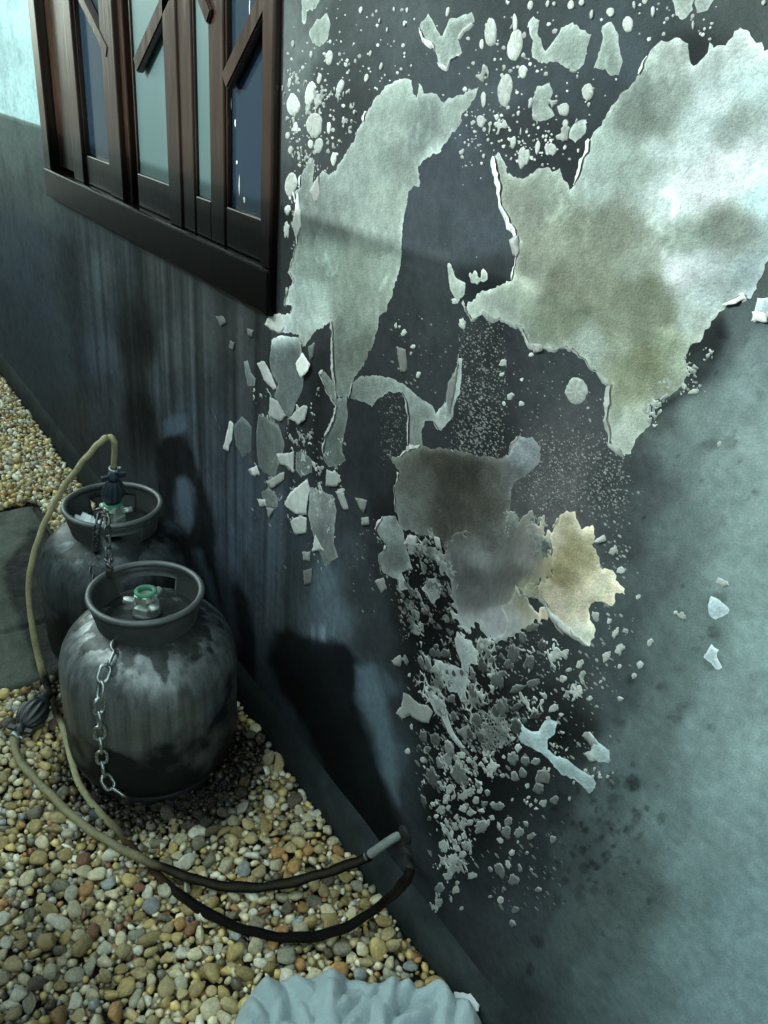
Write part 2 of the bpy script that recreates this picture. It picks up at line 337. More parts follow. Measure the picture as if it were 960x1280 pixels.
def wall_field(X, Z):
    P = np.stack([X, np.zeros_like(X), Z], 1); u, v = to_px(P)
    u = np.clip(u, -200, 1250); v = np.clip(v, -300, 1500)
    # warp the lookup a little so that the soot and light falloff patches have ragged outlines
    wu = u + 26 * (fbm(X * 9, Z * 9, 3) - 0.5) + 8 * (fbm(X * 40, Z * 40, 4) - 0.5)
    wv = v + 26 * (fbm(X * 9, Z * 9, 5) - 0.5) + 8 * (fbm(X * 40, Z * 40, 6) - 0.5)
    L = np.zeros((len(X), 3))
    for s in range(0, len(X), 60000):
        e = slice(s, s + 60000); L[e] = idw(wu[e], wv[e], P_PTS, P_VAL)
    # left of the window the shade edge is deepened in the colour, paler above
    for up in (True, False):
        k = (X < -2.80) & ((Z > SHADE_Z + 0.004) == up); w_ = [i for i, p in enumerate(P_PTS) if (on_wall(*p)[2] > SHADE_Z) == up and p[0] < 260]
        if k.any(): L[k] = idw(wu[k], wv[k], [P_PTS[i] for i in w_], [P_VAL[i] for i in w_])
    C = np.exp(L)
    C *= (0.80 + 0.4 * fbm(X * 6, Z * 6, 11, 5))[:, None]
    # run-down streaks under the window
    m = sstep(-2.9, -2.4, X) * (1 - sstep(-1.35, -1.05, X)) * (1 - sstep(0.98, 1.02, Z)) * sstep(0.15, 0.5, Z)
    st = vnoise(X * 60, Z * 1.5, 21) * 0.5 + vnoise(X * 150, Z * 2.5, 22) * 0.3 + vnoise(X * 22, Z * 1.0, 23) * 0.4
    C *= (1 + m * (st - 0.62) * 1.9)[:, None]
    # sweeping wipe marks on the right
    m2 = sstep(-0.75, -0.5, X)
    ang = 0.9 * X + 0.45 * Z; per = -0.45 * X + 0.9 * Z
    C *= (1 + m2 * 0.22 * (fbm(per * 14, ang * 3.5, 31) - 0.5))[:, None]
    dr = vnoise(X * 38 + 3.0 * Z, Z * 1.2, 35); C *= (1 - 0.30 * m2 * sstep(0.80, 0.95, dr) * sstep(0.45, 0.7, Z) * (1 - sstep(1.1, 1.25, Z)))[:, None]
    C *= (0.90 + 0.20 * vnoise(X * 170, Z * 170, 36))[:, None]
    blot = fbm(X * 13 + 3, Z * 13, 37, 5); C *= (1 - (0.22 - 0.13 * m2) * sstep(0.52, 0.70, blot))[:, None]
    for soft, dep, pl in DARK_MARKS:
        k = dep * (1 - sstep(-soft, soft * 0.8, poly_sd(wu * 0.6 + u * 0.4, wv * 0.6 + v * 0.4, pl)))
        C *= (1 - k)[:, None]
    for soft, (r, g_, b), pl in CLEAN:
        d = poly_sd(wu * 0.5 + u * 0.5, wv * 0.5 + v * 0.5, pl); k = 0.85 * (1 - sstep(-soft, soft, d))
        C = C * (1 - k[:, None]) + albedo(grey_down((r, g_, b)), 0.5) * k[:, None]
    for (a, b, c_, d_, dep) in DOTS:
        q = (np.abs(u - a) < 3 * c_) & (np.abs(v - b) < 3 * d_)
        if not q.any(): continue
        rr = ((wu[q] * .8 + u[q] * .2 - a) / c_) ** 2 + ((wv[q] * .8 + v[q] * .2 - b) / d_) ** 2
        C[q] *= (1 - dep * (1 - sstep(0.5, 1.15, rr)) * (0.6 + 0.8 * vnoise(u[q] * 0.6, v[q] * 0.6, 38)))[:, None]
    # soot drips hanging over the big black mark
    dm = sstep(775, 790, v) * (1 - sstep(800, 815, v)) * sstep(378, 384, u) * (1 - sstep(412, 420, u))
    C *= (1 + 1.2 * dm * sstep(0.5, 0.8, vnoise(u * 0.22, v * 0.02, 77)))[:, None]
    C *= (1 + 0.16 * (1 - sstep(-1.6, -1.1, X)))[:, None]
    return np.clip(C, 0.004, 0.8)

def grid_lines(marks, step_at):
    out = []
    for a, b in zip(marks[:-1], marks[1:]):
        n = max(1, int(math.ceil((b - a) / step_at((a + b) / 2)))) if b - a < 0.05 else None
        if n is None:
            p = a; loc = [a]
            while p < b:
                p += step_at(p); loc.append(min(p, b))
            if len(loc) > 2 and loc[-1] - loc[-2] < 0.3 * step_at(b): loc.pop(-2)
            out += loc[:-1]
        else: out += list(np.linspace(a, b, n + 1)[:-1])
    return np.array(out + [marks[-1]])
xs = grid_lines([-6.5, -4.6, WX0, WX1, 0.05, 2.5], lambda x: 0.12 if (x < -4.6 or x > 0.05) else max(0.0032, 0.0036 * math.hypot(x, 0.7) / 0.9 * (1.7 if x < -1.5 else 1.0)))
zs = grid_lines([0.09, WZ0, 1.62, WZ1, 2.75], lambda z: 0.0042 if z < 1.62 else 0.08)
nx, nz = len(xs), len(zs)
GX, GZ = np.meshgrid(xs, zs); GXf, GZf = GX.ravel(), GZ.ravel()
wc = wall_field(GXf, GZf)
gy = 0.0012 * (fbm(GXf * 5, GZf * 5, 41) - 0.5) + 0.0007 * (fbm(GXf * 45, GZf * 45, 42) - 0.5)
idx = np.arange(nx * nz).reshape(nz, nx)
q = np.stack([idx[:-1, :-1], idx[:-1, 1:], idx[1:, 1:], idx[1:, :-1]], -1).reshape(-1, 4)
cx = ((GX[:-1, :-1] + GX[1:, 1:]) / 2).ravel(); cz = ((GZ[:-1, :-1] + GZ[1:, 1:]) / 2).ravel()
q = q[~((cx > WX0) & (cx < WX1) & (cz > WZ0) & (cz < WZ1))]
me = bpy.data.meshes.new('painted_face')
me.vertices.add(nx * nz); me.vertices.foreach_set('co', np.stack([GXf, gy, GZf], 1).ravel())
me.loops.add(q.size); me.loops.foreach_set('vertex_index', q.ravel().astype(np.int32))
me.polygons.add(len(q)); me.polygons.foreach_set('loop_start', np.arange(0, q.size, 4, dtype=np.int32))
me.polygons.foreach_set('use_smooth', np.ones(len(q), bool))
me.update(calc_edges=True); me.validate()
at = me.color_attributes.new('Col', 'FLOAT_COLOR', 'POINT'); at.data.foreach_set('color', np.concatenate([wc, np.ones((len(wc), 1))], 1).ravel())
me.materials.append(M_WALL)
wf = bpy.data.objects.new('painted_face', me); COL.link(wf); wf.parent = house; wf.matrix_parent_inverse = Matrix.Translation(house.location).inverted()
# masonry core behind the painted face, with the window opening
bm = bmesh.new()
for b in ((-6.5, WX0, 0.004, 0.2, 0, 2.75), (WX1, 2.5, 0.004, 0.2, 0, 2.75), (WX0 + .0005, WX1 - .0005, 0.004, 0.2, 0, WZ0), (WX0 + .0005, WX1 - .0005, 0.004, 0.2, WZ1, 2.75)):
    add_box(bm, *b)
bm_obj('masonry', bm, mat_plain('masonry', (0.25, 0.25, 0.23), 0.9), house, smooth=False)
# room behind the window (dark)
bm = bmesh.new(); add_box(bm, -3.4, -0.9, 0.2, 2.2, 0.3, 2.7); bmesh.ops.reverse_faces(bm, faces=bm.faces[:])
for f in [f for f in bm.faces if all(abs(v.co.y - 0.2) < 1e-4 for v in f.verts)]: bm.faces.remove(f)
bm_obj('room_lining', bm, mat_plain('room', (0.10, 0.10, 0.10), 0.9), house, smooth=False)
# plinth with a sloped top
pv, pf, pc = [], [], []
px_ = np.linspace(-6.5, 2.5, 900); prof = [(-0.020, -0.02), (-0.019, 0.03), (-0.017, 0.070), (-0.012, 0.088), (-0.003, 0.104), (0.003, 0.112)]
for x in px_:
    for y, z in prof:
        pv.append((x, y + 0.003 * (vnoise(x * 14, z * 20, 9) - 0.5), z + 0.006 * (vnoise(x * 9, 0.0 * x, 8) - 0.5)))
m = len(prof)
for i in range(len(px_) - 1):
    for j in range(m - 1): pf.append((i * m + j, (i + 1) * m + j, (i + 1) * m + j + 1, i * m + j + 1))
PV = np.array(pv)
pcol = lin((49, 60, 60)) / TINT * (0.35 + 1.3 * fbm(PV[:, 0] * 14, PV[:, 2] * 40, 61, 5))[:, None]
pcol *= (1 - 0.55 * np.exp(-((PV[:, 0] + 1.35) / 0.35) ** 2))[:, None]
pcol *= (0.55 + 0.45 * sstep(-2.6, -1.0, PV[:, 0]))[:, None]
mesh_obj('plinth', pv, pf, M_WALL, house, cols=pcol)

# ---- peeled patches, flakes, blisters
PLAS = [(850, 60, 185, 205, 190), (830, 120, 146, 166, 152), (800, 110, 122, 142, 128), (815, 150, 122, 140, 126), (790, 150, 128, 146, 132), (760, 180, 165, 190, 175), (750, 210, 172, 196, 182), (740, 230, 172, 196, 182), (700, 250, 150, 170, 150), (660, 260, 138, 152, 132), (690, 300, 150, 165, 140), (770, 290, 132, 146, 124), (730, 285, 128, 142, 120), (800, 210, 150, 172, 158), (820, 180, 190, 214, 202),
 (900, 200, 228, 255, 248), (870, 230, 226, 252, 244), (880, 150, 205, 232, 224), (925, 155, 150, 172, 160), (912, 175, 155, 176, 166), (905, 275, 138, 154, 138), (915, 285, 150, 168, 152), (860, 300, 126, 146, 130), (840, 250, 215, 238, 228), (890, 240, 226, 254, 246), (920, 220, 224, 254, 246), (900, 130, 215, 240, 232), (870, 180, 210, 236, 226), (935, 200, 225, 250, 246), (850, 345, 225, 245, 238), (870, 330, 220, 245, 236), (880, 370, 190, 215, 205), (940, 100, 190, 222, 212), (930, 60, 190, 210, 200), (950, 250, 200, 238, 232), (940, 340, 178, 208, 202), (700, 392, 108, 120, 98), (650, 360, 150, 165, 145), (620, 380, 155, 170, 155),
 (600, 380, 160, 176, 160), (760, 416, 108, 118, 95), (830, 428, 120, 134, 108), (800, 450, 106, 114, 86), (815, 360, 118, 132, 106), (780, 480, 118, 128, 102), (800, 530, 150, 165, 145), (775, 545, 170, 185, 168), (770, 430, 130, 142, 122), (740, 430, 134, 148, 136), (860, 440, 140, 155, 135), (870, 400, 165, 185, 170), (720, 340, 140, 154, 130), (800, 330, 150, 168, 148),
 (500, 120, 165, 188, 172), (540, 150, 116, 136, 126), (530, 175, 118, 138, 128), (560, 150, 160, 182, 168), (580, 130, 165, 186, 172), (545, 190, 180, 204, 190), (470, 190, 160, 182, 168), (490, 160, 164, 186, 172), (440, 230, 150, 172, 160), (490, 250, 160, 182, 165), (485, 190, 132, 152, 140), (420, 260, 140, 160, 148), (470, 285, 165, 186, 170), (400, 330, 112, 130, 118), (450, 340, 114, 130, 114), (480, 340, 132, 150, 134), (440, 400, 104, 118, 106), (450, 440, 94, 106, 94), (380, 370, 140, 160, 148), (350, 402, 195, 215, 206), (395, 405, 160, 178, 166), (430, 480, 98, 110, 100), (465, 390, 120, 134, 120),
 (560, 595, 50, 50, 43), (520, 600, 74, 79, 71), (540, 575, 58, 58, 50), (600, 620, 62, 63, 55), (560, 640, 54, 54, 48), (585, 590, 48, 48, 42), (640, 600, 85, 92, 88), (655, 570, 112, 122, 122), (500, 640, 88, 98, 92), (620, 680, 80, 85, 80), (620, 600, 78, 80, 72),
 (600, 740, 78, 83, 80), (590, 720, 66, 70, 68), (620, 780, 130, 138, 134), (640, 720, 74, 77, 73), (660, 690, 102, 108, 105), (605, 700, 100, 108, 104), (580, 790, 130, 142, 136),
 (718, 690, 137, 138, 105), (705, 725, 128, 128, 96), (715, 665, 146, 150, 119), (735, 700, 148, 152, 121), (730, 655, 200, 202, 178), (700, 670, 176, 178, 158), (752, 735, 202, 218, 193), (722, 785, 212, 228, 210), (690, 762, 205, 206, 182), (735, 800, 199, 214, 195), (712, 757, 176, 186, 154), (660, 738, 139, 148, 125), (745, 745, 186, 196, 164),
 (520, 500, 112, 128, 118), (480, 480, 108, 122, 112), (520, 545, 108, 122, 112), (560, 515, 150, 165, 155), (577, 450, 130, 145, 138), (420, 540, 78, 90, 84), (425, 510, 90, 102, 96), (412, 575, 92, 105, 98),
 (350, 460, 90, 102, 98), (305, 545, 84, 97, 97), (335, 560, 90, 102, 95), (400, 640, 122, 134, 127), (410, 690, 112, 122, 116), (495, 690, 92, 102, 97), (485, 660, 110, 124, 118), (500, 730, 130, 142, 136), (545, 735, 110, 120, 116), (590, 810, 148, 164, 156), (560, 840, 140, 155, 148), (530, 880, 150, 166, 158), (560, 890, 140, 154, 148), (690, 930, 160, 190, 184), (720, 970, 140, 168, 162), (660, 920, 165, 195, 190), (750, 940, 160, 184, 178), (700, 352, 128, 140, 116), (660, 338, 146, 160, 138), (770, 372, 122, 136, 110), (735, 362, 124, 136, 112), (830, 392, 124, 138, 112), (800, 385, 120, 134, 108), (860, 400, 170, 192, 178), (480, 275, 160, 182, 166), (430, 268, 145, 166, 152), (400, 262, 140, 160, 148), (728, 742, 224, 224, 198), (745, 722, 214, 214, 188), (728, 768, 226, 226, 202), (705, 772, 222, 222, 196), (698, 745, 200, 200, 176), (760, 742, 220, 220, 194), (897, 757, 165, 190, 188), (891, 822, 175, 200, 198), (955, 390, 190, 215, 210), (700, 480, 150, 168, 160)]
PL_PTS = [(p[0], p[1]) for p in PLAS]
def chalk(c, u, v):
    if 640 < u < 790 and 630 < v < 815: return np.array(c, float)            # the cream patch keeps its colour
    m = sum(c) / 3.0; c = np.array([m + (x - m) * 0.85 for x in c]) * np.array([0.965, 1.0, 1.02]); return np.minimum(c * (1.06 if m > 100 else 1.0), 255)
PL_VAL = [np.log(albedo(chalk(p[2:], p[0], p[1]), on_wall(p[0], p[1])[2])) for p in PLAS]
def plaster_field(X, Z):
    P = np.stack([X, np.zeros_like(X), Z], 1); u, v = to_px(P)
    wu = u + 22 * (fbm(X * 16, Z * 16, 51) - 0.5); wv = v + 22 * (fbm(X * 16, Z * 16, 52) - 0.5)
    C = np.exp(idw(wu, wv, PL_PTS, PL_VAL, 4.2, 9.0))
    C *= (0.74 + 0.52 * fbm(X * 26, Z * 26, 53, 5))[:, None]
    s = fbm(X * 11 + 5, Z * 11, 54, 4)
    C = C * (1 - 0.30 * sstep(0.56, 0.72, s))[:, None]
    C *= (0.90 + 0.22 * vnoise(X * 300, Z * 90, 55) * 1.0)[:, None]                       # trowel and brush grain
    cr = np.abs(fbm(X * 9 + 2, Z * 9, 56, 4) - 0.5); C = C * (1 + 0.5 * (1 - sstep(0.0, 0.012, cr)) * (vnoise(X * 14, Z * 14, 57) > 0.55))[:, None]   # hairline cracks with lime
    return np.clip(C, 0.01, 0.85)

_cnt = [0]
def rough_outline(pts, step=0.0032, amp=0.0026, seed=0):
    W = [on_wall(*p) for p in pts]; W = [(p[0], p[2]) for p in W]; out = []
    n = len(W)
    for i in range(n):
        a = np.array(W[i]); b = np.array(W[(i + 1) % n]); L = np.linalg.norm(b - a); m = max(1, int(L / step))
        nr = np.array([b[1] - a[1], a[0] - b[0]]) / (L + 1e-9)
        for k in range(m):
            t = k / m; p = a + (b - a) * t
            w = amp * ((fbm(np.array([p[0] * 60]), np.array([p[1] * 60]), 70 + seed)[0] - 0.5) * 2.2 + (vnoise(np.array([p[0] * 260]), np.array([p[1] * 260]), 71 + seed)[0] - 0.5) * 0.8)
            out.append(p + nr * w)
    return out
def cdt_fill(out, inner_step):
    o = np.array(out); x0, z0 = o.min(0); x1, z1 = o.max(0)
    gx = np.arange(x0, x1, inner_step); gz = np.arange(z0, z1, inner_step)
    if len(gx) and len(gz):
        A, B = np.meshgrid(gx, gz); A = A.ravel() + rng.uniform(-.3, .3, A.size) * inner_step; B = B.ravel() + rng.uniform(-.3, .3, B.size) * inner_step
        d = poly_sd(A, B, [tuple(p) for p in out]); k = d < -inner_step * 0.45
        pts = [Vector((p[0], p[1])) for p in out] + [Vector((a, b)) for a, b in zip(A[k], B[k])]
    else: pts = [Vector((p[0], p[1])) for p in out]
    n = len(out)
    r = geometry.delaunay_2d_cdt(pts, [], [list(range(n))], 1, 1e-6)
    V = np.array([(p.x, p.y) for p in r[0]]); F = [tuple(f) for f in r[2]]
    return V, F
def sheet(name, out, mat, colf, depth=0.0006, inner=0.007, parent=house, curl=None, lump=0.0008, back=True):
    V, F = cdt_fill(out, inner)
    if len(F) == 0: return None
    _cnt[0] += 1
    off = depth + 0.0002 * (_cnt[0] % 5)
    d = -poly_sd(V[:, 0], V[:, 1], [tuple(p) for p in out])
    y = -(off * sstep(-0.0001, 0.0016, d) + 0.0002) - lump * (fbm(V[:, 0] * 70, V[:, 1] * 70, 81) - 0.3) * sstep(0, 0.004, d)
    if curl:
        (dx, dz), lift = curl; c = V.mean(0); t = (V - c) @ np.array([dx, dz]); t = (t - t.min()) / (np.ptp(t) + 1e-9)
        y = -0.0006 - lift * t ** 1.7 - 0.0006
    # faces look towards -y
    F2 = []
    for f in F:
        a, b, c = V[f[0]], V[f[1]], V[f[2]]
        s = (b[0] - a[0]) * (c[1] - a[1]) - (b[1] - a[1]) * (c[0] - a[0])
        F2.append(f if s > 0 else f[::-1])
    verts = [(float(V[i, 0]), float(y[i]), float(V[i, 1])) for i in range(len(V))]
    cols = colf(V[:, 0], V[:, 1], d)
    if curl:      # real thickness for loose flakes
        n = len(verts); verts = verts + [(x, yy + 0.0005, z) for x, yy, z in verts]
        cols = np.concatenate([cols, cols * 0.8]); F3 = F2 + [tuple(i + n for i in f[::-1]) for f in F2]
        from collections import Counter
        ec = Counter(); dirn = {}
        for f in F2:
            for i in range(3):
                e = (f[i], f[(i + 1) % 3]); ec[tuple(sorted(e))] += 1; dirn[tuple(sorted(e))] = e
        for k, c in ec.items():
            if c == 1: a, b = dirn[k]; F3.append((b, a, a + n, b + n))
        F2 = F3
    return mesh_obj(name, verts, F2, mat, parent, cols=cols)
def lip(out, direction, h0, w0, thr=0.15, seed=0, parent=None, tone=0.30):
    """torn paint edge standing up around a peeled patch"""
    n = len(out); o = np.array(out); area = 0.5 * np.sum(o[:, 0] * np.roll(o[:, 1], -1) - np.roll(o[:, 0], -1) * o[:, 1]); sg = 1 if area > 0 else -1
    V, F, C = [], [], []; prev = None
    for i in range(n + 1):
        p = o[i % n]; t = o[(i + 2) % n] - o[(i - 2) % n]; t /= (np.linalg.norm(t) + 1e-9); nr = np.array([t[1], -t[0]]) * sg
        s = np.dot(nr, direction) + 0.9 * (vnoise(np.array([i * 0.06]), np.array([seed * 3.1]), 90)[0] - 0.5)
        k = float(sstep(thr, thr + 0.5, np.array([s]))[0]) * (1.7 * vnoise(np.array([i * 0.23]), np.array([seed * 1.7]), 91)[0])
        if k < 0.06: prev = None; continue
        h, w = h0 * k, w0 * k; b = len(V)
        e = p - nr * w * 0.35; m_ = p + nr * w * 0.45; f_ = p + nr * w
        V += [(e[0], -h - 0.0012, e[1]), (e[0] + nr[0] * 0.0008, -h - 0.0013, e[1] + nr[1] * 0.0008), (m_[0], -h * 0.6 - 0.0008, m_[1]), (f_[0], -0.0002, f_[1])]
        z = p[1]; tn_ = tone * 1.25 * (1.0 if z <= SHADE_Z else 0.8) * (0.75 + 0.5 * random.random()); C += [(tn_ * 1.05, tn_ * 1.06, tn_)] * 2 + [(tn_,) * 3, (tn_ * 0.9,) * 3]
        if prev is not None:
            for j in range(3): F.append((prev + j, prev + j + 1, b + j + 1, b + j))
        prev = b
    if F: mesh_obj('paint_lip', V, F, M_FLAKE, parent, cols=np.array(C))

def zA(*p): return [(340 + x / 3, y / 3) for x, y in p]
def zB(*p): return [(640 + x / 3, y / 3) for x, y in p]
def zC(*p): return [(260 + x / 3, 300 + y / 3) for x, y in p]
def zD(*p): return [(560 + x / 2.4, 300 + y / 2.4) for x, y in p]
def zE(*p): return [(300 + x / 2.824, 580 + y / 2.824) for x, y in p]
def zF(*p): return [(620 + x / 2.824, 580 + y / 2.824) for x, y in p]
def zG(*p): return [(440 + x / 2.824, 860 + y / 2.824) for x, y in p]
def zH(*p): return [(480 + x / 5.333, 760 + y / 5.333) for x, y in p]
PATCHES = {
 'left': [(500, 95), (515, 100), (517, 118), (521, 123), (524, 103), (530, 115), (545, 116), (553, 128), (565, 125), (580, 118), (598, 108), (594, 120), (588, 132), (578, 142), (576, 155), (566, 165), (555, 180), (552, 192), (535, 197), (523, 208), (524, 232), (512, 240), (508, 258), (504, 280), (501, 305), (502, 333), (490, 367), (482, 387), (473, 397), (468, 430), (458, 450), (450, 463), (440, 480), (433, 497), (421, 497), (418, 470), (417, 450), (415, 403), (397, 413), (380, 433), (373, 417), (350, 417), (335, 405), (343, 395), (363, 392), (366, 383), (357, 380), (360, 363), (368, 350), (360, 340), (368, 323), (372, 300), (368, 273), (373, 263), (368, 240), (375, 233), (378, 213), (387, 197), (393, 200), (392, 230), (403, 213), (410, 218), (420, 213), (437, 183), (453, 153), (473, 118), (487, 105)],
 'right': [(847, 45), (860, 55), (867, 82), (877, 77), (888, 52), (892, 63), (907, 57), (918, 38), (927, 32), (940, 43), (952, 53), (955, 67), (985, 60), (1010, 120), (1020, 200), (1000, 270), (975, 310), (960, 333), (939, 369), (922, 369), (902, 385), (893, 400), (881, 412), (875, 427), (866, 429), (854, 450), (860, 467), (856, 483), (847, 490), (827, 498), (812, 506), (810, 533), (797, 546), (789, 567), (781, 569), (764, 554), (756, 525), (764, 500), (765, 479), (756, 473), (739, 460), (725, 448), (716, 433), (702, 433), (681, 435), (664, 429), (658, 417), (647, 402), (631, 402), (606, 392), (591, 398), (581, 381), (600, 367), (622, 358), (641, 350), (645, 325), (649, 302), (640, 283), (633, 263), (627, 257), (627, 233), (618, 205), (618, 195), (624, 188), (630, 202), (634, 219), (653, 222), (663, 217), (680, 205), (690, 213), (700, 210), (708, 230), (712, 238), (720, 227), (730, 197), (737, 173), (753, 150), (768, 130), (777, 113), (790, 110), (800, 93), (810, 70), (827, 53)],
 'dark': [(510, 563), (525, 557), (545, 560), (570, 562), (600, 570), (622, 573), (636, 570), (640, 556), (650, 545), (665, 545), (675, 558), (675, 575), (662, 590), (648, 602), (640, 610), (637, 640), (632, 662), (628, 692), (615, 700), (600, 688), (586, 683), (583, 665), (569, 672), (556, 688), (541, 670), (520, 668), (502, 660), (495, 640), (493, 610), (500, 590), (490, 578), (483, 567), (487, 566), (495, 573)],
 'cream': zF((250, 165), (275, 170), (300, 220), (345, 215), (355, 260), (335, 290), (360, 310), (375, 370), (410, 375), (420, 415), (455, 440), (455, 465), (430, 460), (410, 495), (350, 485), (325, 510), (330, 550), (345, 580), (330, 640), (300, 625), (260, 580), (240, 600), (215, 570), (185, 505), (150, 470), (90, 462), (80, 430), (150, 425), (200, 390), (200, 330), (190, 270), (210, 210)),
 'branch': [(441, 478), (447, 470), (467, 468), (485, 472), (507, 482), (523, 497), (540, 505), (545, 518), (560, 500), (568, 480), (572, 458), (575, 440), (579, 452), (577, 475), (570, 505), (563, 525), (550, 540), (543, 527), (531, 525), (527, 540), (528, 560), (512, 563), (511, 545), (513, 520), (508, 500), (503, 490), (485, 492), (475, 498), (465, 508), (455, 502), (438, 498)],
 'tail': [(421, 498), (433, 497), (435, 520), (430, 545), (428, 565), (433, 575), (420, 585), (410, 582), (405, 565), (407, 545), (418, 525), (422, 508), (410, 490), (400, 467), (405, 462), (419, 480)],
 'a1': [(340, 425), (350, 419), (375, 422), (378, 445), (380, 470), (378, 490), (370, 505), (362, 523), (350, 510), (343, 495), (348, 480), (340, 468), (337, 450)],
 'a2': zC((130, 660), (165, 700), (160, 790), (130, 810), (105, 770), (95, 700)),
 'a3': zC((190, 650), (265, 690), (285, 760), (280, 800), (250, 890), (220, 880), (190, 850), (180, 750)),
 'a4': zC((332, 795), (360, 800), (395, 830), (390, 870), (350, 890), (328, 862)),
 'a6': zE((247, 80), (330, 110), (340, 160), (330, 280), (350, 330), (300, 365), (280, 310), (255, 240), (242, 180)),
 'a9': zE((75, 100), (100, 85), (130, 110), (135, 150), (100, 150), (85, 130)),
 'a10': zC((135, 455), (150, 450), (160, 490), (178, 520), (175, 545), (150, 550), (140, 500)),
 'p7': zE((480, 230), (510, 180), (545, 185), (575, 230), (590, 300), (610, 370), (570, 380), (580, 410), (595, 440), (560, 450), (560, 410), (500, 380), (490, 320), (520, 290), (490, 250)),
 'p8': zE((640, 440), (665, 405), (690, 400), (710, 430), (705, 475), (680, 490), (660, 460)),
 'p10': zH((465, 210), (490, 150), (540, 200), (580, 215), (610, 270), (635, 200), (670, 225), (660, 290), (620, 330), (630, 380), (575, 370), (570, 420), (560, 470), (590, 510), (550, 520), (545, 580), (570, 640), (510, 620), (490, 560), (430, 560), (410, 500), (380, 450), (350, 420), (330, 340), (390, 350), (420, 370), (470, 380), (520, 400), (510, 350)),
 'g2': zH((270, 520), (300, 510), (345, 580), (400, 620), (420, 690), (450, 790), (490, 860), (545, 930), (520, 945), (460, 880), (420, 800), (380, 730), (335, 690), (310, 630)),
 'g3': zG((560, 110), (590, 105), (610, 140), (640, 150), (660, 150), (690, 100), (730, 120), (715, 160), (690, 180), (690, 215), (720, 235), (760, 250), (800, 285), (845, 310), (860, 335), (840, 370), (800, 330), (740, 305), (690, 250), (640, 210), (600, 190), (570, 150)),
 'g4': zG((820, 160), (840, 150), (870, 190), (910, 220), (905, 260), (880, 265), (840, 245), (845, 205)),
 'v': zA((555, 90), (585, 50), (610, 100), (640, 135), (665, 75), (720, 60), (750, 45), (760, 80), (720, 115), (695, 150), (715, 200), (670, 220), (660, 250), (630, 240), (610, 180), (570, 145)),
 't1': zA((110, -30), (190, -30), (180, 0), (165, 35), (130, 45), (125, 95), (112, 80)),
 't2': zA((135, 120), (165, 80), (205, 50), (220, 90), (210, 150), (180, 180), (150, 160)),
 'bell': zB((55, 95), (80, 65), (105, 75), (100, 120), (125, 190), (160, 150), (185, 100), (230, 80), (265, 110), (300, 130), (280, 180), (270, 240), (235, 270), (190, 250), (160, 225), (100, 235), (75, 215), (80, 150), (60, 120)),
 'pear': zB((340, 100), (370, 85), (395, 120), (400, 160), (415, 230), (400, 280), (370, 285), (350, 265), (305, 255), (335, 190), (345, 140)),
 't3': zB((600, -30), (690, -30), (685, 0), (680, 40), (640, 75), (610, 60)), 't4': zB((695, -25), (770, -25), (755, 0), (735, 35), (700, 45), (690, 10)),
 'ring': zB((75, 370), (95, 330), (140, 310), (155, 350), (140, 390), (160, 430), (110, 460), (75, 440)),
 'drop': zB((210, 510), (240, 460), (275, 450), (275, 500), (235, 540)),
 'd1': zD((-5, 70), (10, 65), (25, 110), (55, 130), (50, 165), (25, 190), (5, 150)), 'heart': zD((60, 95), (85, 90), (95, 110), (105, 85), (125, 95), (115, 125), (80, 140), (62, 120)),
 'f1': zF((750, 510), (760, 465), (790, 480), (825, 515), (800, 540), (775, 550), (755, 530)), 'f2': zF((735, 685), (760, 640), (785, 655), (780, 680), (800, 720), (775, 725), (760, 700)),
 'edge': [(943, 392), (947, 371), (975, 374), (990, 385), (985, 408), (960, 404), (943, 402)],
}
def PCOL(X, Z, d):
    C = plaster_field(X, Z); k = np.exp(-np.maximum(d, 0) / 0.0035) * (0.3 + 1.2 * vnoise(X * 120, Z * 120, 58))
    return C * (1 + 0.35 * k[:, None]) + 0.05 * k[:, None]
LIPS = {'left': ((-0.8, -0.35), 0.0014, 0.0065, 0.34), 'right': ((-0.75, -0.75), 0.0015, 0.0055, 0.34), 'cream': ((-0.6, -0.8), 0.002, 0.006, 0.45), 'tail': ((-1, 0), 0.002, 0.006, 0.3), 'branch': ((-0.8, -0.4), 0.002, 0.005, 0.45), 'dark': ((-0.8, 0.2), 0.0015, 0.005, 0.4), 'v': ((0, -1), 0.0015, 0.004, 0.35), 'p7': ((-1, 0), 0.0015, 0.004, 0.3)}
for i, (k, pl) in enumerate(PATCHES.items()):
    big = k in ('left', 'right', 'dark', 'grey', 'cream')
    out = rough_outline(pl, 0.0032, 0.0046 if big else 0.0030, i)
    o = sheet('bare_patch', out, M_PLASTER, PCOL, inner=0.006 if big else 0.005)
    if k in LIPS: d_, h, w, t = LIPS[k]; lip(out, np.array(d_), h, w, t, i, o)

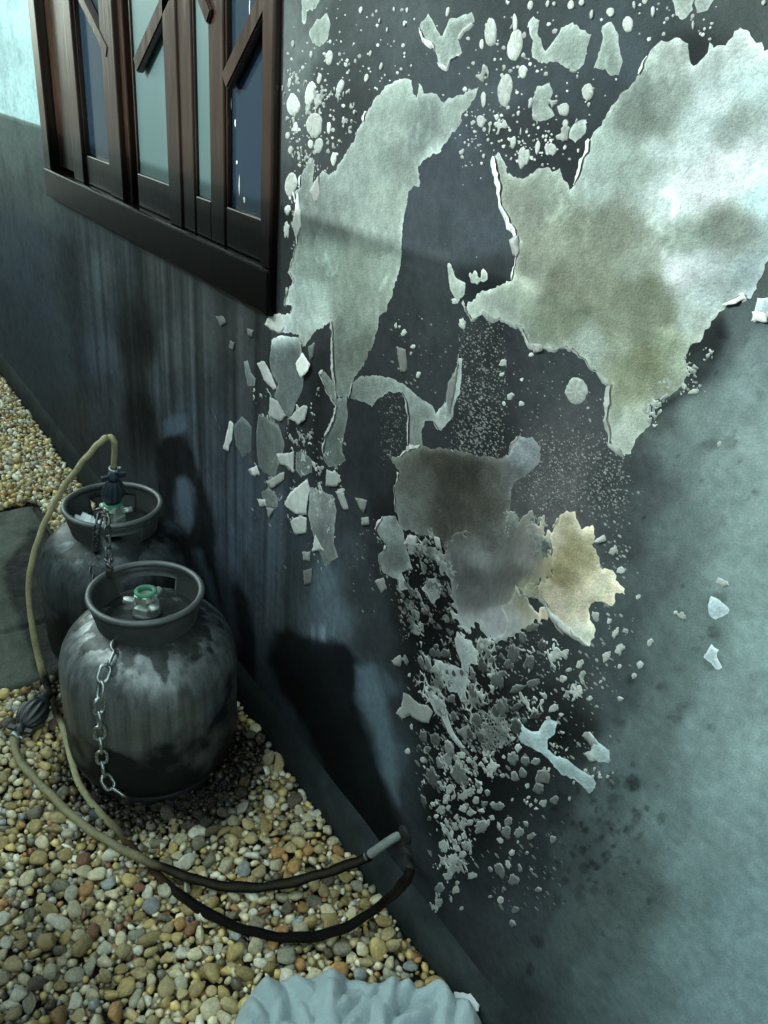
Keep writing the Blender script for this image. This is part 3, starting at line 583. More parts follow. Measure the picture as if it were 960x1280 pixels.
def worley(x, y, sd_):
    ix = np.floor(x); iy = np.floor(y); f1 = np.full(x.shape, 9.0); f2 = np.full(x.shape, 9.0)
    for dx in (-1, 0, 1):
        for dy in (-1, 0, 1):
            d = np.hypot(ix + dx + hash2(ix + dx, iy + dy, sd_) - x, iy + dy + hash2(ix + dx, iy + dy, sd_ + 5) - y)
            f2 = np.where(d < f1, f1, np.minimum(f2, d)); f1 = np.minimum(f1, d)
    return f1, f2
def lace(poly, field, colf, step=0.0015, depth=0.0010, name='flaking_paint'):
    """torn, lacy paint: contour of a noise field inside a traced region"""
    W = np.array([on_wall(*p)[[0, 2]] for p in poly]); x0, z0 = W.min(0) - 0.015; x1, z1 = W.max(0) + 0.015
    gx = np.arange(x0, x1, step); gz = np.arange(z0, z1, step); X, Z = np.meshgrid(gx, gz); sh = X.shape; Xf, Zf = X.ravel(), Z.ravel()
    u, v = to_px(np.stack([Xf, np.zeros_like(Xf), Zf], 1)); Fv = field(Xf, Zf, u, v, -poly_sd(u, v, poly)); ins = Fv > 0; n1 = sh[1]
    V, F, vid = [], [], {}
    def vert(a, b):
        k = (a, b) if a <= b else (b, a)
        if k not in vid:
            if a == b: p = (Xf[a], Zf[a], Fv[a])
            else: t = Fv[a] / (Fv[a] - Fv[b]); p = (Xf[a] + (Xf[b] - Xf[a]) * t, Zf[a] + (Zf[b] - Zf[a]) * t, 0.0)
            vid[k] = len(V); V.append(p)
        return vid[k]
    I = ins.reshape(sh); any_ = I[:-1, :-1] | I[1:, :-1] | I[:-1, 1:] | I[1:, 1:]
    for j, i in zip(*np.nonzero(any_)):
        c = (j * n1 + i, j * n1 + i + 1, (j + 1) * n1 + i + 1, (j + 1) * n1 + i); pl = []
        for k in range(4):
            a, b = c[k], c[(k + 1) % 4]
            if ins[a]: pl.append(vert(a, a))
            if ins[a] != ins[b]: pl.append(vert(a, b))
        if len(pl) >= 3: F.append(tuple(pl))
    if not F: return
    A = np.array(V); y = -(0.0003 + depth * sstep(0, 1.0, A[:, 2]) + 0.0004 * vnoise(A[:, 0] * 200, A[:, 1] * 200, 300))
    o = mesh_obj(name, [(float(a), float(b), float(c)) for a, b, c in zip(A[:, 0], y, A[:, 1])], F, M_FLAKE, house, cols=colf(A[:, 0], A[:, 1], A[:, 2])); o['kind'] = 'stuff'
def tone_col(lo, hi, sd_):
    def f(X, Z, F):
        n = fbm(X * 35, Z * 35, sd_); t = (lo + (hi - lo) * sstep(0.3, 0.7, n)) * (0.75 + 0.5 * vnoise(X * 240, Z * 240, sd_ + 1)) * (1 + 0.5 * (1 - sstep(0, 1.2, F)))
        return np.stack([t * 0.95, t, t * 0.95], 1)
    return f
def clumps(fx, thr, sd_, gain=40, fade=0.10): return lambda X, Z, u, v, d: gain * (0.72 * fbm(X * fx, Z * fx, sd_, 4) + 0.28 * vnoise(X * fx * 5, Z * fx * 5, sd_ + 9) - thr) + np.minimum(d * fade * 4, 0.0) * 3 - 3 * (1 - sstep(0, 14, d))
def net(cell, w, sd_):
    def f(X, Z, u, v, d):
        a, b = worley(X / cell + 0.8 * fbm(X * 40, Z * 40, sd_), Z / (cell * 1.35) + 0.8 * fbm(X * 40, Z * 40, sd_ + 3), sd_)
        return 8 * (w - (b - a) + 1.7 * (fbm(X * 34, Z * 34, sd_ + 7) - 0.5)) - 5 * (1 - sstep(-2, 12, d))
    return f
GREY = [(548, 690), (560, 672), (600, 664), (630, 648), (664, 646), (684, 660), (694, 690), (692, 722), (676, 732), (668, 745), (680, 765), (668, 790), (640, 796), (622, 806), (607, 792), (596, 780), (590, 804), (574, 802), (570, 770), (573, 745), (564, 715), (554, 705)]
def grey_col(X, Z, F):
    C = plaster_field(X, Z); k = np.exp(-np.maximum(F, 0) / 3.0) * (0.4 + vnoise(X * 120, Z * 120, 58)); return C * (1 + 0.5 * k[:, None]) + 0.06 * k[:, None]
lace(GREY, lambda X, Z, u, v, d: d + 34 * (fbm(X * 34, Z * 34, 311, 4) - 0.52) + 12 * (vnoise(X * 150, Z * 150, 312) - 0.5), grey_col, 0.0016, 0.0008)
lace([(512, 800), (545, 786), (600, 790), (632, 800), (632, 850), (612, 905), (570, 925), (530, 900), (512, 850)], net(0.0115, 0.10, 320), tone_col(0.12, 0.40, 321))
lace([(600, 880), (640, 885), (650, 930), (610, 950), (590, 920)], net(0.0065, 0.20, 330), tone_col(0.12, 0.28, 331), 0.0012)
lace([(528, 930), (600, 925), (622, 960), (600, 1010), (590, 1080), (556, 1130), (536, 1140), (538, 1080), (552, 1020), (525, 980)], clumps(62, 0.575, 340), tone_col(0.25, 0.46, 341))
lace([(470, 650), (560, 660), (575, 700), (572, 790), (505, 800), (488, 740)], clumps(58, 0.57, 350), tone_col(0.07, 0.20, 351))
lace([(505, 665), (560, 672), (556, 700), (520, 705)], clumps(80, 0.52, 360), tone_col(0.14, 0.34, 361), 0.0013)
lace([(628, 640), (690, 640), (700, 690), (668, 700), (640, 680)], clumps(85, 0.53, 370), tone_col(0.14, 0.24, 371), 0.0013)
lace([(640, 790), (700, 800), (760, 820), (770, 880), (720, 920), (650, 900), (630, 840)], clumps(60, 0.64, 380), tone_col(0.28, 0.5, 381))
lace([(350, 60), (440, 70), (450, 150), (420, 210), (375, 240), (358, 150)], clumps(46, 0.64, 390), tone_col(0.10, 0.16, 391))
lace([(600, 0), (760, 0), (760, 100), (700, 215), (620, 220), (590, 120)], clumps(42, 0.655, 400), tone_col(0.10, 0.17, 401))
lace([(845, 430), (880, 410), (900, 420), (880, 480), (840, 505), (815, 540), (800, 560), (806, 500)], clumps(90, 0.60, 410), tone_col(0.2, 0.4, 411), 0.0012)
lace([(310, 480), (400, 460), (440, 560), (430, 640), (400, 720), (360, 660), (330, 600)], clumps(48, 0.655, 420), tone_col(0.2, 0.42, 421))
WHITE = lambda s: (lambda X, Z, d: np.stack([np.full(len(X), s * 0.98), np.full(len(X), s), np.full(len(X), s * 0.97)], 1) * (0.75 + 0.5 * fbm(X * 90, Z * 90, 95))[:, None])
CURLS = [
 ([(335, 405), (340, 394), (352, 392), (358, 405), (352, 418), (341, 413)], 0.62, (-1, 0.2), 0.012),
 (zC((196, 462), (216, 452), (240, 500), (258, 555), (245, 562), (215, 525)), 0.50, (-1, 0), 0.011),
 (zC((330, 462), (355, 424), (390, 465), (384, 495), (360, 515), (338, 488)), 0.70, (0.4, -0.6), 0.012),
 (zC((236, 590), (260, 600), (295, 660), (270, 684), (238, 660)), 0.36, (-0.6, -0.6), 0.008), (zC((358, 618), (375, 625), (370, 675), (345, 690), (308, 668), (330, 640)), 0.36, (0.3, -0.9), 0.008),
 (zC((85, 678), (98, 690), (92, 740), (80, 790), (65, 782), (75, 730)), 0.62, (-1, 0), 0.010),
 (zC((266, 800), (325, 795), (322, 870), (300, 850), (275, 840)), 0.50, (-0.7, 0.5), 0.009), (zC((160, 860), (185, 845), (195, 880), (178, 885)), 0.6, (-1, 0), 0.008),
 (zC((228, 908), (270, 872), (288, 870), (288, 900), (245, 930)), 0.34, (-0.6, -0.6), 0.008),
 (zE((240, 50), (247, 90), (236, 180), (200, 175), (170, 140), (185, 100)), 0.62, (-1, 0.1), 0.014), (zE((188, 200), (215, 180), (236, 192), (235, 245), (200, 245)), 0.52, (-1, -0.1), 0.011),
 (zE((268, 250), (300, 308), (260, 305)), 0.55, (-0.6, -0.5), 0.006), (zE((225, 310), (250, 308), (248, 345), (228, 338)), 0.3, (-1, 0), 0.005),
 (zE((308, 22), (345, 30), (360, 60), (345, 76), (310, 75)), 0.34, (0, -1), 0.007), (zE((340, 90), (365, 95), (385, 160), (368, 162)), 0.36, (-0.8, 0), 0.006), (zE((410, 115), (450, 128), (442, 172), (425, 150)), 0.2, (-0.5, -0.8), 0.005), (zE((430, 190), (455, 185), (460, 212), (435, 214)), 0.26, (0, -1), 0.005),
 (zE((36, 20), (62, 5), (72, 35), (45, 40)), 0.4, (-1, 0), 0.007), (zE((65, 120), (95, 128), (100, 148), (75, 150)), 0.5, (-1, 0), 0.006), (zE((95, 152), (128, 155), (106, 190)), 0.26, (0, -1), 0.005), (zE((96, 60), (140, 40), (135, 70), (110, 86)), 0.26, (0, -1), 0.006),
 (zE((228, 375), (255, 368), (255, 420), (232, 425)), 0.16, (-1, 0), 0.004), (zE((480, 410), (510, 400), (520, 440), (500, 452)), 0.26, (-1, 0), 0.005),
 (zE((578, 285), (600, 250), (632, 252), (622, 292)), 0.42, (-0.3, 0.9), 0.008), (zE((680, 248), (712, 262), (722, 300), (700, 298)), 0.34, (0.8, 0.2), 0.008),
 (zH((92, 695), (130, 650), (150, 560), (175, 565), (240, 630), (300, 650), (330, 690), (300, 775), (235, 755), (180, 715), (130, 740)), 0.36, (-0.7, 0.5), 0.012), (zH((500, 820), (545, 790), (575, 770), (585, 830), (555, 850), (550, 900), (530, 860)), 0.22, (-1, 0.3), 0.006),
 (zH((65, 350), (110, 310), (125, 340), (110, 385), (75, 375)), 0.30, (-1, 0), 0.006), (zH((120, 330), (150, 305), (168, 350), (155, 385)), 0.22, (0, 1), 0.005),
 (zG((815, 165), (838, 152), (872, 195), (850, 215)), 0.42, (-0.3, 0.8), 0.007), (zG((828, 225), (850, 215), (868, 250), (845, 258)), 0.46, (-0.8, -0.4), 0.006),
 (zA((90, 800), (100, 720), (110, 790), (112, 850), (95, 900), (84, 850)), 0.30, (-1, 0), 0.007), (zA((150, 720), (178, 660), (185, 730), (165, 770)), 0.24, (-0.8, 0.4), 0.006), (zB((0, 900), (20, 880), (30, 950), (8, 960)), 0.27, (-1, 0), 0.007),
 (zD((195, 5), (212, -15), (218, 30), (205, 55)), 0.28, (-1, 0), 0.008), (zD((830, 195), (880, 165), (900, 172), (870, 190)), 0.55, (0.2, -0.9), 0.007), (zD((915, 212), (962, 210), (964, 248), (918, 242)), 0.55, (0, -1), 0.006), (zD((250, 312), (285, 315), (288, 335), (262, 338)), 0.28, (0.2, -0.9), 0.005),
 (zF((185, 500), (240, 560), (330, 640), (318, 645), (255, 600), (200, 545)), 0.62, (-0.7, -0.7), 0.006), (zF((350, 270), (385, 248), (392, 270), (360, 282)), 0.46, (0, -1), 0.004),
 ([(270, 395), (280, 395), (284, 404), (276, 408)], 0.11, (0, -1), 0.003), ([(288, 425), (294, 428), (292, 438), (287, 435)], 0.12, (0, -1), 0.003), ([(310, 410), (318, 412), (316, 422), (311, 420)], 0.14, (-1, 0), 0.004),
 ([(266, 510), (269, 518), (276, 538), (273, 530)], 0.12, (-1, 0), 0.003), (zC((380, 395), (402, 385), (398, 440), (385, 455)), 0.16, (-1, 0), 0.005),
 (zD((5, 430), (28, 380), (32, 400), (20, 470), (8, 530), (0, 480)), 0.20, (-1, 0), 0.004), (zC((715, 400), (745, 410), (748, 490), (728, 495)), 0.17, (-1, 0), 0.004),
]
for i, (pl, s, dr, lift) in enumerate(CURLS):
    z = on_wall(*pl[0])[2]
    sheet('paint_flake', rough_outline(pl, 0.0026, 0.0026, 40 + i), M_FLAKE, WHITE(s * (0.55 if z > SHADE_Z else 0.92)), inner=0.005, curl=(dr, lift * 0.5))

def ell(u, v, ru, rv, tilt=0.0, n=None, rough=0.16, seed=0):
    n = n or int(np.clip(max(ru, rv) * 2.6, 10, 34)); out = []; c, s = math.cos(tilt), math.sin(tilt); ph = random.random() * 9
    for k in range(n):
        a = 2 * math.pi * k / n; r = 1 + rough * (vnoise(np.array([ph + 1.1 * math.cos(a)]), np.array([ph + 1.1 * math.sin(a)]), 99 + seed)[0] - 0.5) * 2.4 + rough * 0.35 * random.uniform(-1, 1)
        if rough > 0.2: r *= random.uniform(0.72, 1.12)
        x, y = ru * r * math.cos(a), rv * r * math.sin(a)
        w = on_wall(u + x * c - y * s, v + x * s + y * c); out.append(np.array([w[0], w[2]]))
    return out[::-1]
def blister(out, dome, cin, cout, name):
    """a loose blob of paint: rings shrinking to the middle"""
    o = np.array(out); c = o.mean(0); n = len(o); V, F, C = [], [], []
    rings = [(1.0, 0.0, cout), (0.93, 0.55, cout), (0.72, 0.85, cin), (0.38, 1.0, cin)]
    for s, h, cc in rings:
        for p in o:
            q_ = c + (p - c) * s; V.append((q_[0], -0.0003 - dome * h * (0.9 + 0.2 * random.random()), q_[1])); vary = 1 + 0.30 * random.uniform(-1, 1); w_ = float(np.clip(0.5 + 0.9 * np.dot((p - c) / (np.linalg.norm(p - c) + 1e-9), (-0.75, 0.65)) + random.uniform(-.3, .3), 0, 1)); C.append((np.array(cin) * (1 - w_) + np.array(cc) * w_) * vary)  # rim painted paler on the upper-left side, as light would strike it
    V.append((c[0], -0.0003 - dome * 0.95, c[1])); C.append(np.array(cin))
    for i in range(3):
        for k in range(n): F.append((i * n + k, i * n + (k + 1) % n, (i + 1) * n + (k + 1) % n, (i + 1) * n + k))
    for k in range(n): F.append((3 * n + k, 3 * n + (k + 1) % n, 4 * n))
    # orient to -y
    a = 0.5 * np.sum(o[:, 0] * np.roll(o[:, 1], -1) - np.roll(o[:, 0], -1) * o[:, 1])
    if a < 0: F = [f[::-1] for f in F]
    return V, F, C
BLOBS = []   # u, v, ru, rv, tilt, kind ('w' pale chip, 'b' blister with pale rim)
for x, y, a, b in ((80, 390, 24, 42), (160, 470, 30, 45), (175, 545, 16, 28), (145, 350, 20, 45), (172, 375, 14, 25), (258, 325, 12, 28), (232, 595, 10, 25), (90, 478, 9, 22), (60, 508, 9, 14), (70, 563, 8, 16), (66, 310, 7, 18), (178, 295, 8, 20), (215, 215, 12, 30), (355, 292, 8, 16), (334, 38, 7, 13), (215, 480, 8, 22), (72, 690, 22, 45), (145, 540, 10, 16), (60, 790, 12, 20), (55, 860, 10, 30), (410, 248, 6, 14), (712, 572, 9, 9), (795, 375, 10, 28), (785, 455, 16, 22), (820, 125, 22, 55), (875, 340, 26, 60), (910, 170, 26, 55), (912, 90, 8, 30), (940, 270, 14, 24), (905, 535, 9, 25), (787, 165, 8, 20), (845, 440, 8, 12), (498, 88, 5, 12), (507, 38, 5, 10), (458, 34, 4, 9), (405, 78, 4, 10), (432, 112, 4, 10), (925, 425, 6, 10), (955, 590, 12, 30), (660, 45, 7, 18), (148, 205, 6, 14), (80, 165, 6, 14), (795, 585, 6, 10), (310, 420, 5, 10), (370, 200, 5, 12)):
    BLOBS.append((340 + x / 3, y / 3, a / 3, b / 3, random.uniform(-.1, .2), 'w'))
for x, y, a, b in ((20, 165, 20, 50), (12, 80, 9, 28), (42, 270, 15, 25), (70, 20, 10, 18), (222, 18, 13, 18), (262, 10, 10, 14), (300, 55, 7, 18), (370, 45, 15, 18), (435, 90, 18, 32), (460, 20, 6, 15), (530, 45, 8, 20), (285, 345, 22, 30), (195, 410, 20, 25), (203, 465, 11, 16), (145, 558, 23, 22), (97, 555, 9, 25), (40, 590, 16, 40), (10, 530, 7, 20), (500, 5, 10, 12), (680, 95, 5, 18), (135, 15, 7, 14), (160, 15, 6, 10), (25, 425, 6, 10), (200, 553, 6, 10), (250, 565, 5, 8), (945, 10, 8, 12)):
    BLOBS.append((640 + x / 3, y / 3, a / 3, b / 3, random.uniform(-.1, .2), 'w'))
for x, y, a, b in ((385, 450, 33, 40), (45, 250, 9, 16), (165, 370, 12, 13), (188, 467, 12, 11), (220, 490, 7, 9), (168, 490, 6, 8), (162, 403, 7, 7), (35, 363, 7, 10), (22, 183, 12, 10), (222, 420, 5, 6), (250, 345, 8, 8), (815, 612, 7, 9), (735, 455, 20, 9), (710, 440, 8, 10)):
    BLOBS.append((560 + x / 2.4, 300 + y / 2.4, a / 2.4, b / 2.4, -0.25, 'w' if a < 60 else 'b'))
for x, y, a, b in ((735, 347, 10, 13), (768, 400, 9, 10), (790, 505, 9, 14), (705, 320, 5, 10), (718, 325, 5, 6), (955, 315, 12, 18), (762, 425, 5, 7), (945, 455, 10, 12), (430, 855, 6, 8), (500, 945, 16, 14), (470, 890, 25, 26)):
    BLOBS.append((260 + x / 3, 300 + y / 3, a / 3, b / 3, 0, 'w'))
for x, y, a, b in ((415, 305, 13, 18), (440, 375, 13, 16), (352, 535, 16, 18), (400, 555, 8, 10), (423, 595, 11, 20), (460, 588, 10, 12), (437, 652, 13, 25), (390, 680, 13, 22), (545, 630, 12, 15), (510, 710, 13, 14), (490, 748, 10, 12), (437, 715, 8, 8), (503, 470, 9, 10), (655, 535, 18, 12), (635, 525, 8, 8), (800, 420, 25, 12), (285, 800, 27, 19), (275, 830, 6, 10), (215, 675, 20, 15), (247, 665, 12, 13), (298, 705, 11, 18), (260, 725, 10, 10), (237, 760, 14, 12), (205, 862, 13, 20), (440, 828, 12, 8), (333, 828, 8, 9), (370, 768, 5, 7), (230, 885, 8, 8), (185, 898, 10, 8)):
    BLOBS.append((620 + x / 2.824, 580 + y / 2.824, a / 2.824, b / 2.824, 0.5, 'w'))
for x, y, a, b in ((60, 670, 22, 40), (120, 700, 18, 28), (45, 708, 18, 20), (125, 575, 25, 17), (165, 640, 14, 28), (95, 610, 13, 25), (75, 795, 28, 15), (133, 773, 28, 13), (20, 860, 20, 34), (75, 855, 25, 12), (140, 890, 22, 14), (175, 285, 20, 30), (15, 770, 14, 28), (20, 740, 14, 12)):
    BLOBS.append((620 + x / 2.824, 580 + y / 2.824, a / 2.824, b / 2.824, -0.3, 'b'))
for x, y, a, b in ((265, 855, 26, 46), (350, 880, 36, 48), (435, 930, 28, 60), (595, 450, 17, 55), (660, 380, 30, 65), (600, 590, 36, 80), (625, 745, 30, 50), (800, 650, 34, 60), (745, 690, 34, 40), (755, 480, 45, 62), (840, 375, 30, 38), (325, 295, 24, 35), (250, 355, 16, 45), (300, 390, 18, 50), (365, 305, 16, 32), (410, 300, 22, 36), (380, 430, 18, 30), (440, 500, 28, 40), (380, 520, 16, 25), (455, 605, 26, 30), (518, 425, 16, 26), (470, 435, 14, 24), (425, 425, 14, 22), (465, 725, 26, 36), (650, 860, 28, 40), (570, 830, 16, 45), (885, 790, 36, 64), (760, 270, 16, 24), (720, 340, 16, 22), (780, 315, 14, 18), (795, 435, 26, 24), (290, 945, 20, 26), (235, 930, 14, 24), (350, 255, 14, 20), (860, 1010, 34, 50), (940, 750, 18, 22), (310, 540, 20, 14), (330, 505, 12, 16)):
    BLOBS.append((480 + x / 5.333, 760 + y / 5.333, a / 5.333, b / 5.333, -0.3, 'b'))
for x, y, a, b in ((685, 970, 28, 28), (728, 968, 12, 14), (725, 1050, 42, 32), (897, 928, 24, 28), (800, 992, 12, 14), (645, 1042, 16, 16), (565, 1010, 18, 20), (520, 975, 26, 24), (160, 955, 20, 22), (185, 795, 10, 20), (170, 445, 10, 14), (262, 1010, 18, 24), (610, 1000, 16, 14), (712, 890, 10, 12), (780, 920, 12, 14), (855, 870, 20, 16)):
    BLOBS.append((480 + x / 5.333, 760 + y / 5.333, a / 5.333, b / 5.333, -0.2, 'w'))
for x, y, a, b, k in ((650, 150, 36, 46, 'b'), (710, 245, 26, 42, 'b'), (735, 170, 30, 36, 'b'), (800, 168, 30, 28, 'b'), (845, 268, 50, 52, 'b'), (820, 352, 38, 42, 'b'), (662, 272, 26, 34, 'b'), (922, 430, 33, 36, 'b'), (852, 450, 26, 24, 'w'), (515, 205, 44, 36, 'w'), (490, 252, 18, 22, 'w'), (578, 262, 18, 18, 'w'), (745, 333, 16, 20, 'w'), (470, 112, 26, 28, 'w'), (432, 188, 15, 15, 'w'), (440, 605, 50, 48, 'b'), (340, 728, 38, 32, 'b'), (548, 470, 44, 30, 'b'), (515, 452, 18, 18, 'w'), (615, 566, 28, 30, 'b'), (600, 642, 34, 46, 'b'), (556, 605, 14, 30, 'w'), (688, 648, 34, 35, 'b'), (770, 668, 34, 20, 'b'), (640, 778, 20, 28, 'w'), (618, 852, 18, 30, 'w'), (695, 876, 12, 28, 'b'), (564, 893, 32, 52, 'b'), (652, 955, 34, 46, 'b'), (500, 888, 12, 24, 'b'), (375, 930, 34, 26, 'w'), (568, 1095, 24, 26, 'w'), (662, 1158, 24, 26, 'b'), (645, 1245, 18, 30, 'b'), (815, 1022, 22, 20, 'b'), (915, 690, 20, 28, 'b'), (735, 588, 14, 24, 'b'), (740, 780, 12, 14, 'b'), (585, 1020, 12, 14, 'b'), (495, 1068, 14, 12, 'w'), (305, 1150, 14, 16, 'w'), (290, 250, 50, 85, 'b'), (115, 275, 40, 80, 'b'), (55, 435, 16, 48, 'b'), (222, 355, 24, 36, 'w'), (250, 410, 16, 18, 'w'), (320, 405, 28, 38, 'w'), (365, 375, 28, 34, 'w'), (400, 425, 26, 28, 'w'), (318, 485, 32, 32, 'w'), (370, 510, 28, 26, 'w'), (205, 420, 22, 40, 'w'), (165, 490, 36, 26, 'w'), (140, 535, 18, 16, 'w'), (215, 480, 18, 22, 'w'), (268, 540, 16, 26, 'w'), (310, 590, 24, 34, 'w'), (262, 600, 20, 34, 'w'), (368, 575, 22, 20, 'w'), (240, 645, 12, 30, 'w'), (290, 680, 16, 22, 'w'), (270, 745, 30, 22, 'w'), (185, 745, 30, 40, 'w'), (250, 820, 36, 44, 'w'), (185, 830, 30, 28, 'w'), (240, 890, 32, 36, 'w'), (205, 930, 36, 32, 'w'), (312, 790, 30, 26, 'w'), (160, 1010, 34, 32, 'b'), (265, 1030, 26, 34, 'w'), (275, 980, 16, 14, 'w'), (155, 1110, 26, 30, 'w'), (235, 1090, 12, 20, 'w'), (440, 495, 24, 16, 'w'), (460, 450, 24, 16, 'b'), (420, 325, 20, 36, 'b'), (478, 375, 18, 26, 'b'), (508, 545, 18, 20, 'w'), (482, 570, 12, 16, 'w'), (300, 130, 30, 20, 'w'), (355, 160, 16, 20, 'w'), (215, 160, 30, 55, 'b'), (155, 175, 18, 45, 'b'), (70, 95, 18, 26, 'w'), (45, 155, 18, 18, 'w'), (560, 695, 26, 22, 'w'), (800, 430, 10, 16, 'w'), (800, 482, 14, 12, 'w'), (725, 430, 8, 12, 'w'), (750, 410, 12, 14, 'w'), (680, 710, 8, 12, 'w'), (770, 890, 10, 14, 'b'), (90, 550, 14, 18, 'b')):
    BLOBS.append((520 + x / 5.333, 920 + y / 5.333, a / 5.333, b / 5.333, -0.35 if k == 'b' else random.uniform(-.4, .4), k))
for k in range(26):
    BLOBS.append((rng.uniform(640, 770), rng.uniform(930, 1010), rng.uniform(1.2, 2.6), rng.uniform(1.5, 3), 0, 'w'))
stuff_V, stuff_F, stuff_C = [], [], []
def to_stuff(V, F, C):
    b = len(stuff_V); stuff_V.extend(V); stuff_F.extend([tuple(i + b for i in f) for f in F]); stuff_C.extend([tuple(c) for c in C])
order = sorted(range(len(BLOBS)), key=lambda i: -max(BLOBS[i][2], BLOBS[i][3]))
big_left = 205
for i in order:
    u, v, a, b, t, k = BLOBS[i]; z = on_wall(u, v)[2]; up = z > SHADE_Z
    out = ell(u, v, a, b, t, rough=0.14 if (up or (k == 'w' and max(a, b) > 12)) else (0.28 if k == 'w' else 0.22))
    if k == 'w':
        s = random.uniform(0.16, 0.26) if up else random.uniform(0.34, 0.60)
        if not up and v > 700 and u < 640: s *= 0.9
        V, F, C = blister(out, random.uniform(0.0006, 0.0014), (s * .9, s * .93, s * .89), (s * .97, s, s * .96), 'paint_flake'); nm = 'paint_flake'
    else:
        s = random.uniform(0.045, 0.105) * (0.6 if up else 1)
        if 545 < u < 700 and v > 930: s = random.uniform(0.11, 0.20)
        V, F, C = blister(out, random.uniform(0.0010, 0.0022), (s, s * 1.06, s * 1.02), (s * 1.5 + 0.09, s * 1.5 + 0.10, s * 1.5 + 0.094), 'paint_blister'); nm = 'paint_blister'
    if max(a, b) > 4.6 and big_left > 0:
        big_left -= 1; mesh_obj(nm, V, F, M_FLAKE, house, cols=np.array(C))
    else: to_stuff(V, F, C)
FIELDS = [  # centre px, spread px, number, size px, tone
 (603, 495, 30, 95, 900, 0.7, 1.7, 0.17), (585, 560, 22, 40, 250, 0.7, 1.6, 0.14), (725, 590, 55, 50, 700, 0.6, 1.5, 0.22), (690, 600, 40, 30, 250, 0.6, 1.5, 0.2), (760, 610, 25, 40, 120, 0.8, 2.0, 0.22), (492, 535, 16, 40, 170, 0.6, 1.4, 0.12), (700, 500, 60, 50, 90, 0.6, 1.5, 0.25),
 (400, 130, 38, 70, 90, 0.9, 2.4, 0.19), (450, 60, 70, 55, 80, 0.8, 2.2, 0.2), (610, 110, 40, 90, 80, 0.9, 2.6, 0.18), (690, 110, 70, 90, 80, 0.9, 2.6, 0.2), (372, 260, 8, 90, 60, 0.9, 3.0, 0.2), (660, 180, 35, 30, 60, 0.8, 2.4, 0.22), (600, 170, 25, 40, 40, 0.8, 2, 0.18), (840, 25, 50, 25, 30, 0.9, 2.4, 0.18),
 (530, 760, 36, 34, 90, 1.0, 3.6, 0.08), (545, 700, 20, 22, 40, 1.0, 3.0, 0.12), (560, 850, 45, 45, 90, 1.0, 3.4, 0.14), (600, 910, 50, 36, 220, 0.8, 2.6, 0.15), (625, 910, 25, 22, 120, 0.8, 2.0, 0.14), (560, 950, 40, 40, 70, 1.0, 3.4, 0.17), (570, 1030, 36, 55, 60, 0.9, 2.8, 0.18), (590, 920, 60, 60, 70, 0.8, 3.0, 0.2), (640, 820, 40, 30, 90, 0.8, 2.8, 0.2), (715, 850, 60, 40, 70, 0.8, 2.6, 0.3), (690, 930, 60, 40, 80, 0.8, 2.6, 0.26), (660, 1080, 45, 60, 80, 0.8, 2.4, 0.16), (765, 800, 30, 50, 35, 0.8, 2.4, 0.28), (360, 600, 45, 60, 40, 0.8, 2.4, 0.2), (460, 700, 20, 50, 25, 0.8, 2, 0.16), (530, 450, 45, 60, 60, 0.8, 2.0, 0.16), (650, 680, 20, 25, 120, 0.8, 2.6, 0.2), (400, 560, 30, 20, 25, 0.8, 2.6, 0.2), (865, 485, 18, 8, 20, 0.8, 2.2, 0.3), (770, 690, 18, 40, 40, 0.8, 2.4, 0.26),
]
for (cu, cv, su, sv, num, s0, s1, tone) in FIELDS:
    for k in range(num):
        if random.random() < 0.65: u, v = cu + su * random.uniform(-1, 1), cv + sv * random.uniform(-1, 1)
        else: u, v = random.gauss(cu, su * 0.6), random.gauss(cv, sv * 0.6)
        if 0.35 < vnoise(np.array([u / 9.0]), np.array([v / 9.0]), 120)[0] * 0.9 + 0.1 * random.random() or True:
            a = s0 + (s1 - s0) * random.random() ** 2.2; n = 6
            w0 = on_wall(u, v)
            if WX0 - .01 < w0[0] < WX1 + .012 and w0[2] > WZ0 - 0.01: continue
            sc = np.linalg.norm(w0 - CAM) / F_PX; ph = random.random() * 6; c = tone * random.uniform(0.55, 1.4); el_ = random.uniform(0.75, 1.2)
            asp = abs(ray(u, v)[1]) / np.linalg.norm(ray(u, v))
            V = [(w0[0] + a * sc / max(asp, .4) * random.uniform(.7, 1.2) * math.cos(ph - 2 * math.pi * j / n), -0.0002, w0[2] + a * sc * el_ * random.uniform(.7, 1.2) * math.sin(ph - 2 * math.pi * j / n)) for j in range(n)]
            V.append((w0[0], -0.0004 - a * sc * 0.30, w0[2]))
            to_stuff(V, [((j + 1) % n, j, n) for j in range(n)], [(c * 0.97, c, c * 0.97)] * 7)
fl = mesh_obj('paint_speckles', stuff_V, stuff_F, M_FLAKE, house, cols=np.array(stuff_C)); fl['kind'] = 'stuff'

# ------------------------------------------------------------------ window (part of the wall)
def mat_pane(name, c, rough, spec=0.5, metal=0.0):
    b = NB(name); n = b.noise(3, 4, 0.6, vec_scale=(1, 1, 0.3)); b.base(b.mix(n, [x * 0.8 for x in c], [x * 1.15 for x in c])); b.rough(rough); b.p.inputs['Specular IOR Level'].default_value = spec
    return b.m
M_DARKGLASS = mat_pane('dark_glass', (0.010, 0.017, 0.028), 0.10)
M_FILM = mat_pane('frosted_glass', (0.040, 0.068, 0.070), 0.4, 0.25)
M_CHIP = mat_plain('white_paint_spatter', (0.4, 0.42, 0.42), 0.6)
fy0 = -0.014
bm = bmesh.new()
add_box(bm, WX0 + 0.001, WX0 + 0.075, fy0, 0.10, WZ0 + 0.086, WZ1 - 0.071, 0.004)
add_box(bm, WX1 - 0.042, WX1 - 0.001, fy0, 0.10, WZ0 + 0.086, WZ1 - 0.071, 0.004)
